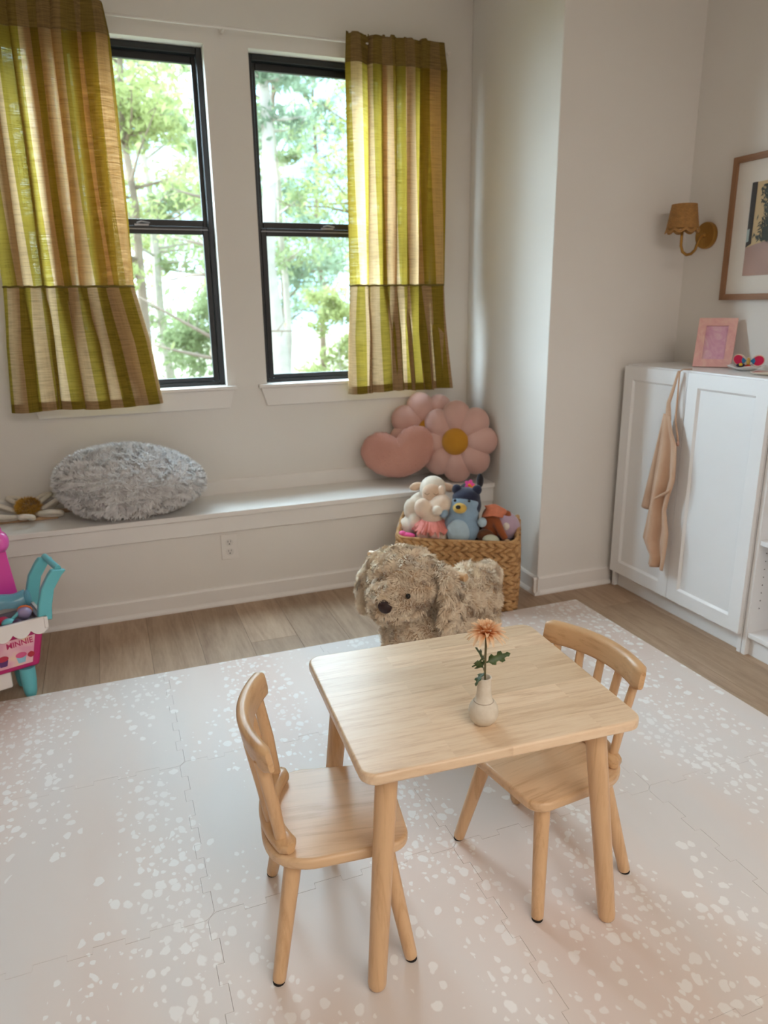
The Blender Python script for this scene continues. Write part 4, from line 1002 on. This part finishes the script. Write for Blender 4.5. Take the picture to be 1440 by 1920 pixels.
for i, (x, y, c, nm) in enumerate(((-.150, .070, (228, 140, 50), 'orange'), (-.118, .085, (196, 50, 90), 'crimson'), (-.180, .045, (80, 60, 140), 'violet'), (-.085, .030, (70, 40, 80), 'dark plum'))):
    o = ctoy('toy_topping', nm+' ridged toy topping piece lying in the cart', 'toy food', x, y, .2785); mb = MB()
    prf = [(.006, 0), (.017, .001), (.019, .006), (.0165, .010), (.017, .016), (.011, .021), (.001, .023)]
    mb.lathe(prf, 12).build('topping_body', plain('toy_'+nm.replace(' ', '_'), c, .35), o, smooth=True)
# ------------------------------------------------------------------ white cabinet with two doors
XF = 2.212; CY0, CY1 = 1.934, 2.723; CH = 1.06
cb = thing('cabinet', 'white two-door cabinet against the right wall', 'cabinet', (XF, CY0, 0))
def cbx(nm, lo, hi, par=cb, mat=M_LAM, bevel=.0015, org=(XF, CY0, 0)): return bx(nm, tuple(a-b for a, b in zip(lo, org)), tuple(a-b for a, b in zip(hi, org)), mat, par, bevel)
XB = XR-.002
cbx('side_panel', (XF, CY0, .0005), (XB, CY0+.018, CH-.018)); cbx('side_panel', (XF, CY1-.018, .0005), (XB, CY1, CH-.018))
cbx('top_panel', (XF-.002, CY0, CH-.018), (XB, CY1, CH)); cbx('bottom_panel', (XF+.002, CY0+.018, .076), (XB, CY1-.018, .094)); cbx('back_panel', (XB-.004, CY0+.018, .094), (XB, CY1-.018, CH-.018)); cbx('plinth', (XF+.020, CY0+.018, .0005), (XF+.036, CY1-.018, .0755))
DM = (CY0+CY1)/2+.006
def door(y0, y1):
    z0, z1 = .082, CH-.006; fwd = XF-.020
    d = MB()
    W_ = .056
    for lo, hi in (((y0, z0), (y0+W_, z1)), ((y1-W_, z0), (y1, z1)), ((y0+W_, z0), (y1-W_, z0+W_)), ((y0+W_, z1-W_), (y1-W_, z1))):
        d.box((fwd-XF, lo[0]-CY0, lo[1]), (-.0015, hi[0]-CY0, hi[1]))
    bm = bmesh.new(); bm.from_mesh(d.mesh('d')); bmesh.ops.remove_doubles(bm, verts=bm.verts, dist=.0005)
    bad = [f for f in bm.faces if all(len(e.link_faces) > 2 for e in f.edges) and False]; me = bpy.data.meshes.new('door'); bm.to_mesh(me); bm.free()
    o = mk('door', me, M_LAM, cb)
    p = MB().box((fwd+.009-XF, y0+W_-.004-CY0, z0+W_-.004), (-.004, y1-W_+.004-CY0, z1-W_+.004)); p.build('door_panel', M_LAM, o)
    # sloped inner moulding
    mo = MB(); a0, a1, b0, b1 = y0+W_-CY0, y1-W_-CY0, z0+W_, z1-W_; xs, xd = fwd-XF, fwd+.0092-XF; s = .009
    mo.v = [(xs, a0, b0), (xs, a1, b0), (xs, a1, b1), (xs, a0, b1), (xd, a0+s, b0+s), (xd, a1-s, b0+s), (xd, a1-s, b1-s), (xd, a0+s, b1-s)]
    mo.f = [(0, 4, 5, 1), (1, 5, 6, 2), (2, 6, 7, 3), (3, 7, 4, 0)]; mo.build('door_moulding', M_LAM, o); return o
door(CY0+.003, DM-.0015); door(DM+.0015, CY1-.002)
# open bookcase beyond it, mostly out of view
by0, by1 = 1.130, 1.930
ok_ = thing('bookcase', 'white open bookcase beside the cabinet at the right edge', 'bookcase', (XF, by0, 0)); og = (XF, by0, 0)
cbx('side_panel', (XF, by0, .0005), (XB, by0+.018, CH-.018), ok_, org=og); sp = cbx('side_panel', (XF, by1-.018, .0005), (XB, by1, CH-.018), ok_, org=og)
cbx('top_panel', (XF-.002, by0, CH-.018), (XB, by1, CH), ok_, org=og); cbx('back_panel', (XB-.004, by0+.018, .05), (XB, by1-.018, CH-.018), ok_, org=og); cbx('plinth', (XF+.020, by0+.018, .0005), (XF+.036, by1-.018, .0755), ok_, org=og)
for z in (.094, .470, .770): cbx('shelf', (XF+.004, by0+.018, z-.018), (XB-.004, by1-.018, z), ok_, org=og)
hm = plain('peg_hole_dark', (60, 54, 50), .9)
hole = MB().lathe([(.0025, 0), (.0025, .0006)], 10, Matrix.Rotation(R(90), 4, 'X')).mesh('peg_hole')
for z in [.19+.032*k for k in range(9)]+[.50+.032*k for k in range(8)]:
    for x in (.045, .235):
        o = mk('peg_hole', hole, hm, sp); o.location = (x, by1-.018-by0+.0004-.0002, z)
o = mk('cable_hole', MB().lathe([(.009, 0), (.009, .0006)], 16).mesh('cable_hole'), hm, ok_); o.location = (.05, by1-.085-by0, .0942)

# ------------------------------------------------------------------ apron hanging from a hook on the cabinet
ap = thing('apron', 'beige linen child\'s apron hanging on the cabinet doors', 'apron', (XF-.03, 2.385, 1.062))
def m_linen():
    t = NT('beige_linen'); v = t.coords(); n = t.noise(v, 9, 3); t.setb(Base_Color=t.ramp(n, [(.3, lin((190, 150, 122))), (.7, lin((204, 168, 140)))]), Roughness=.92, Sheen_Weight=.2); t.bump(t.noise(v, 380, 2), .3, .002); return t.m
M_LIN = m_linen()
# local: x out of the door is -x; y+ is to the left in view
hk = MB().tube([(.055, -.020, .0015), (.010, -.020, .0015), (-.004, -.020, -.004), (-.006, -.020, -.020)], .0028, 8).build('hook', M_LIN, ap, smooth=True)
def strap(pts, ws_, nm):
    mb = MB(); n = len(pts)-1
    def fn(u, v):
        t = min(v*n, n-1e-6); k = int(t); p = Vector(pts[k]).lerp(Vector(pts[k+1]), t-k); w_ = ws_[k]+(ws_[k+1]-ws_[k])*(t-k); return (p.x-.003*math.sin(math.pi*u), p.y+(u-.5)*w_, p.z)
    mb.grid(fn, 6, 18).build(nm, M_LIN, ap, smooth=True, solid=.003)
strap([(-.008, -.018, -.002), (-.012, .000, -.08), (-.018, .012, -.135), (-.022, .002, -.205)], [.010, .016, .020, .036], 'neck_strap')
strap([(-.007, -.022, -.010), (-.009, -.026, -.10), (-.012, -.030, -.20), (-.018, -.066, -.292)], [.006, .007, .008, .010], 'neck_strap')
ROWSA = [(-.185, .020, -.016), (-.25, .023, -.042), (-.30, .026, -.073), (-.35, .029, -.079), (-.44, .036, -.087), (-.51, .042, -.068), (-.58, .048, -.056), (-.67, .060, -.083), (-.73, .069, -.083), (-.775, .036, -.080), (-.80, .014, -.078), (-.84, .018, -.074)]
def edge_at(z):
    for (z0, a0, b0), (z1, a1, b1) in zip(ROWSA, ROWSA[1:]):
        if z >= z1: k = (z-z0)/(z1-z0); return a0+(a1-a0)*k, b0+(b1-b0)*k
    return ROWSA[-1][1:]
def cloth(u, v):
    z = -.185+(-.655)*v; a, b = edge_at(z); y = a+(b-a)*u
    fold_ = (.016*math.exp(-((u-.30)/.16)**2)-.016*math.exp(-((u-.58)/.10)**2)+.008*math.exp(-((u-.9)/.1)**2))*min(1, v*2.5)
    return (-.030-fold_-.010*v, y, z)
MB().grid(cloth, 44, 60).build('apron_body', M_LIN, ap, smooth=True, solid=.002)
def flap(u, v):
    z = -.180-.42*v; a = .030+.083*v; b = .010+.055*v; return (-.020-.010*math.sin(math.pi*u)-.004*v, a+(b-a)*u, z-.006*u*v)
MB().grid(flap, 12, 26).build('side_flap', M_LIN, ap, smooth=True, solid=.002)
def pocket(u, v):
    y = .010-.082*u; z0 = -.535+.055*u; return (-.046-.006*math.sin(math.pi*v)+.004*u, y, z0-.012*v)
MB().grid(pocket, 12, 4).build('pocket_hem', M_LIN, ap, smooth=True, solid=.003)
MB().ell((-.024, -.068, -.292), (.005, .008, .010)).build('strap_button', plain('strap_bead', (176, 130, 112), .6), ap, smooth=True)

# ------------------------------------------------------------------ things on the cabinet
pf = thing('photo_frame', 'small pink marbled photo frame on the cabinet', 'photo frame', (2.390, 2.416, CH+.0005))
def m_marble(name, c1, c2, c3):
    t = NT(name); v = t.coords(); n = t.noise(v, 14, 5, .6, 2.5); t.setb(Base_Color=t.ramp(n, [(.3, lin(c1)), (.5, lin(c2)), (.72, lin(c3))]), Roughness=.3, Coat_Weight=.3); return t.m
ux = Vector((.60, -.80, 0)); nz_ = Vector((-.80, -.60, 0)); lean_ = R(17); uy = (Vector((0, 0, 1))*math.cos(lean_)-nz_*math.sin(lean_)).normalized(); nn = ux.cross(uy)
FM = frame(ux, uy, nn)
fr = MB(); fw_, fh_, b_ = .150, .205, .032
for lo, hi in (((-fw_/2, 0), (-fw_/2+b_, fh_)), ((fw_/2-b_, 0), (fw_/2, fh_)), ((-fw_/2+b_, 0), (fw_/2-b_, b_)), ((-fw_/2+b_, fh_-b_), (fw_/2-b_, fh_))): fr.box((lo[0], lo[1], 0), (hi[0], hi[1], .012), FM)
fr.build('frame', m_marble('pink_marble', (218, 158, 154), (228, 174, 166), (236, 198, 180)), pf)
MB().box((-fw_/2+b_-.003, b_-.003, .002), (fw_/2-b_+.003, fh_-b_+.003, .006), FM).build('picture', m_marble('lilac_wash', (206, 148, 172), (218, 166, 184), (228, 194, 196)), pf)
st_ = MB().box((-.012, -.004, -.003), (.012, .13, 0), FM @ T(0, .0, -.001) @ Matrix.Rotation(R(-30), 4, 'X') @ T(0, .0, 0)); 
a_ = FM @ Vector((0, .15, -.001)); foot = Vector((a_.x+.075*.8*.0+.045, a_.y+.034, .0016)); MB().tube([a_, foot], .005, 6).build('easel_leg', plain('frame_back', (120, 90, 70), .7), pf)
ds = thing('trinket_dish', 'white ruffled trinket dish with dark trinkets on the cabinet', 'dish', (2.395, 2.245, CH+.0005))
mb = MB(); nD = 40
for j, (r_, z) in enumerate(((.001, .002), (.030, .001), (.045, .008), (.068, .017), (.069, .019), (.044, .012), (.001, .007))):
    for k in range(nD):
        a = 2*math.pi*k/nD; rr = r_*(1+.07*math.sin(5*a)*(j in (3, 4))); mb.v.append((rr*math.cos(a), rr*math.sin(a), z+(.004*math.sin(5*a) if j in (3, 4) else 0)))
for j in range(6):
    for k in range(nD): mb.f.append((j*nD+k, j*nD+(k+1) % nD, (j+1)*nD+(k+1) % nD, (j+1)*nD+k))
mb.build('dish_body', plain('white_glaze', (226, 220, 214), .25), ds, smooth=True)
tk = thing('trinket_beads', 'dark blue and yellow trinket beads in the dish', 'trinket', (2.385, 2.262, CH+.0125))
MB().ell((0, 0, .008), (.020, .014, .008)).build('bead', plain('bead_navy', (36, 34, 66), .3), tk, smooth=True); MB().ell((-.012, -.012, .012), (.007, .007, .006)).build('bead', plain('bead_yellow', (220, 180, 40), .3), tk, smooth=True)
bf = thing('butterfly_toy', 'red and blue butterfly toy sitting in the trinket dish', 'toy', (2.402, 2.238, CH+.0160))
BF = frame((.36, -.93, 0), (-.15, -.06, .987), (-.92, -.355, -.16)); 
for s in (-1, 1):
    big = [(s*(.006+.030+.025*math.cos(2*math.pi*k/24)), .026+.023*math.sin(2*math.pi*k/24)+.003*math.cos(2*math.pi*k/24)) for k in range(24)]
    if s < 0: big = big[::-1]
    wg = MB().prism(big, -.002, .002, BF).build('wing', plain('wing_border_cream', (226, 196, 176), .5), bf)
    inn_ = [(s*.038+(x-s*.036)*.84, .026+(y-.026)*.84) for x, y in big]; MB().prism(inn_, .0021, .0030, BF).build('wing_colour', plain('wing_crimson', (200, 22, 70), .4), wg)
    tri_ = [(s*.006, .024), (s*.022, .038), (s*.027, .024), (s*.021, .010)]; tri_ = tri_ if s < 0 else tri_[::-1]; tri_ = tri_[::-1]; MB().prism(tri_, .0031, .0038, BF).build('wing_spot', plain('wing_teal', (36, 110, 150), .4), wg)
mb = MB().ell((0, .022, .004), (.008, .016, .007), BF); mb.build('butterfly_body', plain('butterfly_gold', (186, 150, 70), .4), bf, smooth=True)
MB().ell((0, .004, .006), (.013, .006, .006), BF).build('butterfly_feet', plain('butterfly_red', (196, 60, 40), .4), bf, smooth=True)
pl_ = thing('saucer', 'flat cream saucer with pink rim at the cabinet edge', 'saucer', (2.335, 2.075, CH+.0005))
MB().lathe([(.030, 0), (.052, .003), (.066, .009), (.067, .0105), (.050, .006), (.001, .004)], 36).build('saucer_body', plain('cream_glaze', (232, 216, 196), .3), pl_, smooth=True)
MB().lathe([(.050, .0064), (.060, .0088), (.0605, .0092), (.050, .0070)], 36, None, False).build('pink_rim', plain('pink_glaze', (222, 168, 158), .3), pl_, smooth=True)

# ------------------------------------------------------------------ wall sconce
sc_ = thing('wall_sconce', 'brass wall sconce with scalloped rattan shade', 'wall lamp', (XR-.0005, 2.628, 1.600))
BRASS = plain('aged_brass', (176, 132, 66), .38, .06, 30, metal=.75)
MB().lathe([(.054, 0), (.055, .003), (.055, .016), (.053, .020), (.001, .021)], 36, Matrix.Rotation(R(-90), 4, 'Y')).build('wall_plate', BRASS, sc_, smooth=True, ang=40)
MB().ell((-.023, 0, .0), (.009, .010, .010)).build('arm_boss', BRASS, sc_, smooth=True)
cx = -.142
arm = [(-.020, 0, .0), (-.038, 0, -.004), (-.052, 0, -.028), (-.064, 0, -.060), (-.084, 0, -.076), (-.108, 0, -.080), (-.130, 0, -.068), (cx+.001, 0, -.044), (cx, 0, -.010), (cx, 0, .030)]
MB().tube(arm, .0062, 12).build('arm', BRASS, sc_, smooth=True)
M_RAT = plain('rattan_cane', (178, 132, 76), .6, .18, 60)
for k in range(17):
    z = .028+.090*k/16; r_ = .062-.014*k/16; n_ = 72
    pts = [((cx+(r_+.0014*math.cos(2*math.pi*i*18/n_+math.pi*k))*math.cos(2*math.pi*i/n_)), (r_+.0014*math.cos(2*math.pi*i*18/n_+math.pi*k))*math.sin(2*math.pi*i/n_), z) for i in range(n_)]
    MB().tube(pts, .0031, 5, closed=True).build('cane_row', M_RAT, sc_, smooth=True)
for k in range(2):
    pts = [(cx+(.064+.003*k)*math.cos(2*math.pi*i/120), (.064+.003*k)*math.sin(2*math.pi*i/120), .026-.005*k-.013*abs(math.sin(2*math.pi*i*9/240))) for i in range(120)]
    MB().tube(pts, .0034, 6, closed=True).build('scalloped_edge', M_RAT, sc_, smooth=True)
MB().lathe([(.0600, .018), (.0465, .117)], 40, T(cx, 0, 0), False).build('shade_lining', plain('shade_inner_cane', (150, 108, 60), .7), sc_, smooth=True)
MB().lathe([(.012, .022), (.012, .05), (.02, .07), (.014, .092), (.001, .098)], 18, T(cx, 0, 0)).build('bulb', plain('frosted_bulb', (240, 232, 220), .3), sc_, smooth=True)

# ------------------------------------------------------------------ framed picture on the right wall
fy1 = 2.508; fy0 = 1.96; fz0, fz1 = 1.332, 1.884
pic = thing('framed_picture', 'large oak framed print on the right wall', 'picture', (XR-.0005, (fy0+fy1)/2, fz0)); ymid = (fy0+fy1)/2
M_OAKY = wood('walnut_frame_y', (150, 108, 76), (116, 78, 52), 'y', .5, 0); M_OAKZ = wood('walnut_frame_z', (150, 108, 76), (116, 78, 52), 'z', .5, 0)
H_ = fz1-fz0; y0_, y1_ = fy0-ymid, fy1-ymid; fb = .024
MB().box((-.022, y1_-fb, 0), (0, y1_, H_)).build('frame_stile', M_OAKZ, pic, bevel=.001); MB().box((-.022, y0_, 0), (0, y0_+fb, H_)).build('frame_stile', M_OAKZ, pic, bevel=.001)
MB().box((-.022, y0_+fb, 0), (0, y1_-fb, fb)).build('frame_rail', M_OAKY, pic, bevel=.001); MB().box((-.022, y0_+fb, H_-fb), (0, y1_-fb, H_)).build('frame_rail', M_OAKY, pic, bevel=.001)
MB().box((-.012, y0_+fb, fb), (-.003, y1_-fb, H_-fb)).build('mount', plain('cream_mount', (232, 224, 214), .7, .01), pic)
py0, py1, pz0, pz1 = y0_+.095, y1_-.103, .094, H_-.106
# print: sandy wall with a dark shrub, pink ground
mb = MB(); mb.v = [(-.0125, py1, pz0), (-.0125, py0, pz0), (-.0125, py0, pz1), (-.0125, py1, pz1)]; mb.f = [(0, 1, 2, 3)]; pr = mb.build('print', plain('print_sand', (206, 176, 126), .4, .08, 8), pic, solid=.0004)
def art(nm, pts, d, mat):
    m_ = MB(); m_.v = [(-.0125-d, y, z) for y, z in pts]; m_.f = [tuple(range(len(pts)))]; return m_.build(nm, mat, pr, solid=.0003)
pm_ = (py1-py0)
art('printed_ground', [(py1, pz0), (py0, pz0), (py0, pz0+.175), (py1-.05, pz0+.12), (py1, pz0+.108)], .0008, plain('print_pink', (176, 140, 126), .4, .12, 6))
art('printed_doorway', [(py1, pz0+.108), (py1-.026, pz0+.122), (py1-.026, pz1), (py1, pz1)], .0012, plain('print_dark', (40, 36, 34), .4))
art('printed_window', [(py1, pz0+.128), (py1-.012, pz0+.132), (py1-.012, pz0+.18), (py1, pz0+.176)], .0016, plain('print_pale_blue', (170, 184, 180), .4))
sb_ = MB(); ra = random.Random(2)
for k in range(700):
    t = ra.random(); zc = pz0+.13+t*(pz1-pz0-.14); yc = py1-.085-.03*math.sin(t*3)+ra.gauss(0, .020); L_ = ra.uniform(.006, .016); a = ra.uniform(0, 6.28); w_ = .003
    d_ = (math.cos(a)*L_, math.sin(a)*L_); n_ = (-math.sin(a)*w_, math.cos(a)*w_)
    q = [(yc-d_[0], zc-d_[1]), (yc+n_[0], zc+n_[1]), (yc+d_[0], zc+d_[1]), (yc-n_[0], zc-n_[1])]
    if all(py0+.002 < y < py1-.002 and pz0 < z < pz1-.002 for y, z in q): sb_.add([(-.0125-.0018-k*1e-7, y, z) for y, z in q], [(0, 1, 2, 3)])
so = sb_.build('printed_shrub', plain('print_shrub', (52, 58, 44), .5), pr); so['kind'] = 'stuff'
def m_pglass():
    t = NT('picture_glass'); g = t.add('BsdfGlossy', {'Color': (1, 1, 1, 1), 'Roughness': .03}); tp = t.add('BsdfTransparent'); fr2 = t.add('LayerWeight', {'Blend': .5}); fa = t.math('ADD', t.math('MULTIPLY', t.math('POWER', fr2.outputs['Facing'], 5.), .4), .01); mx = t.add('MixShader', {0: fa, 1: tp.outputs[0], 2: g.outputs[0]}); t.l.new(mx.outputs[0], t.out.inputs['Surface']); return t.m
MB().box((-.0175, y0_+fb, fb), (-.0160, y1_-fb, H_-fb)).build('glass', m_pglass(), pic)
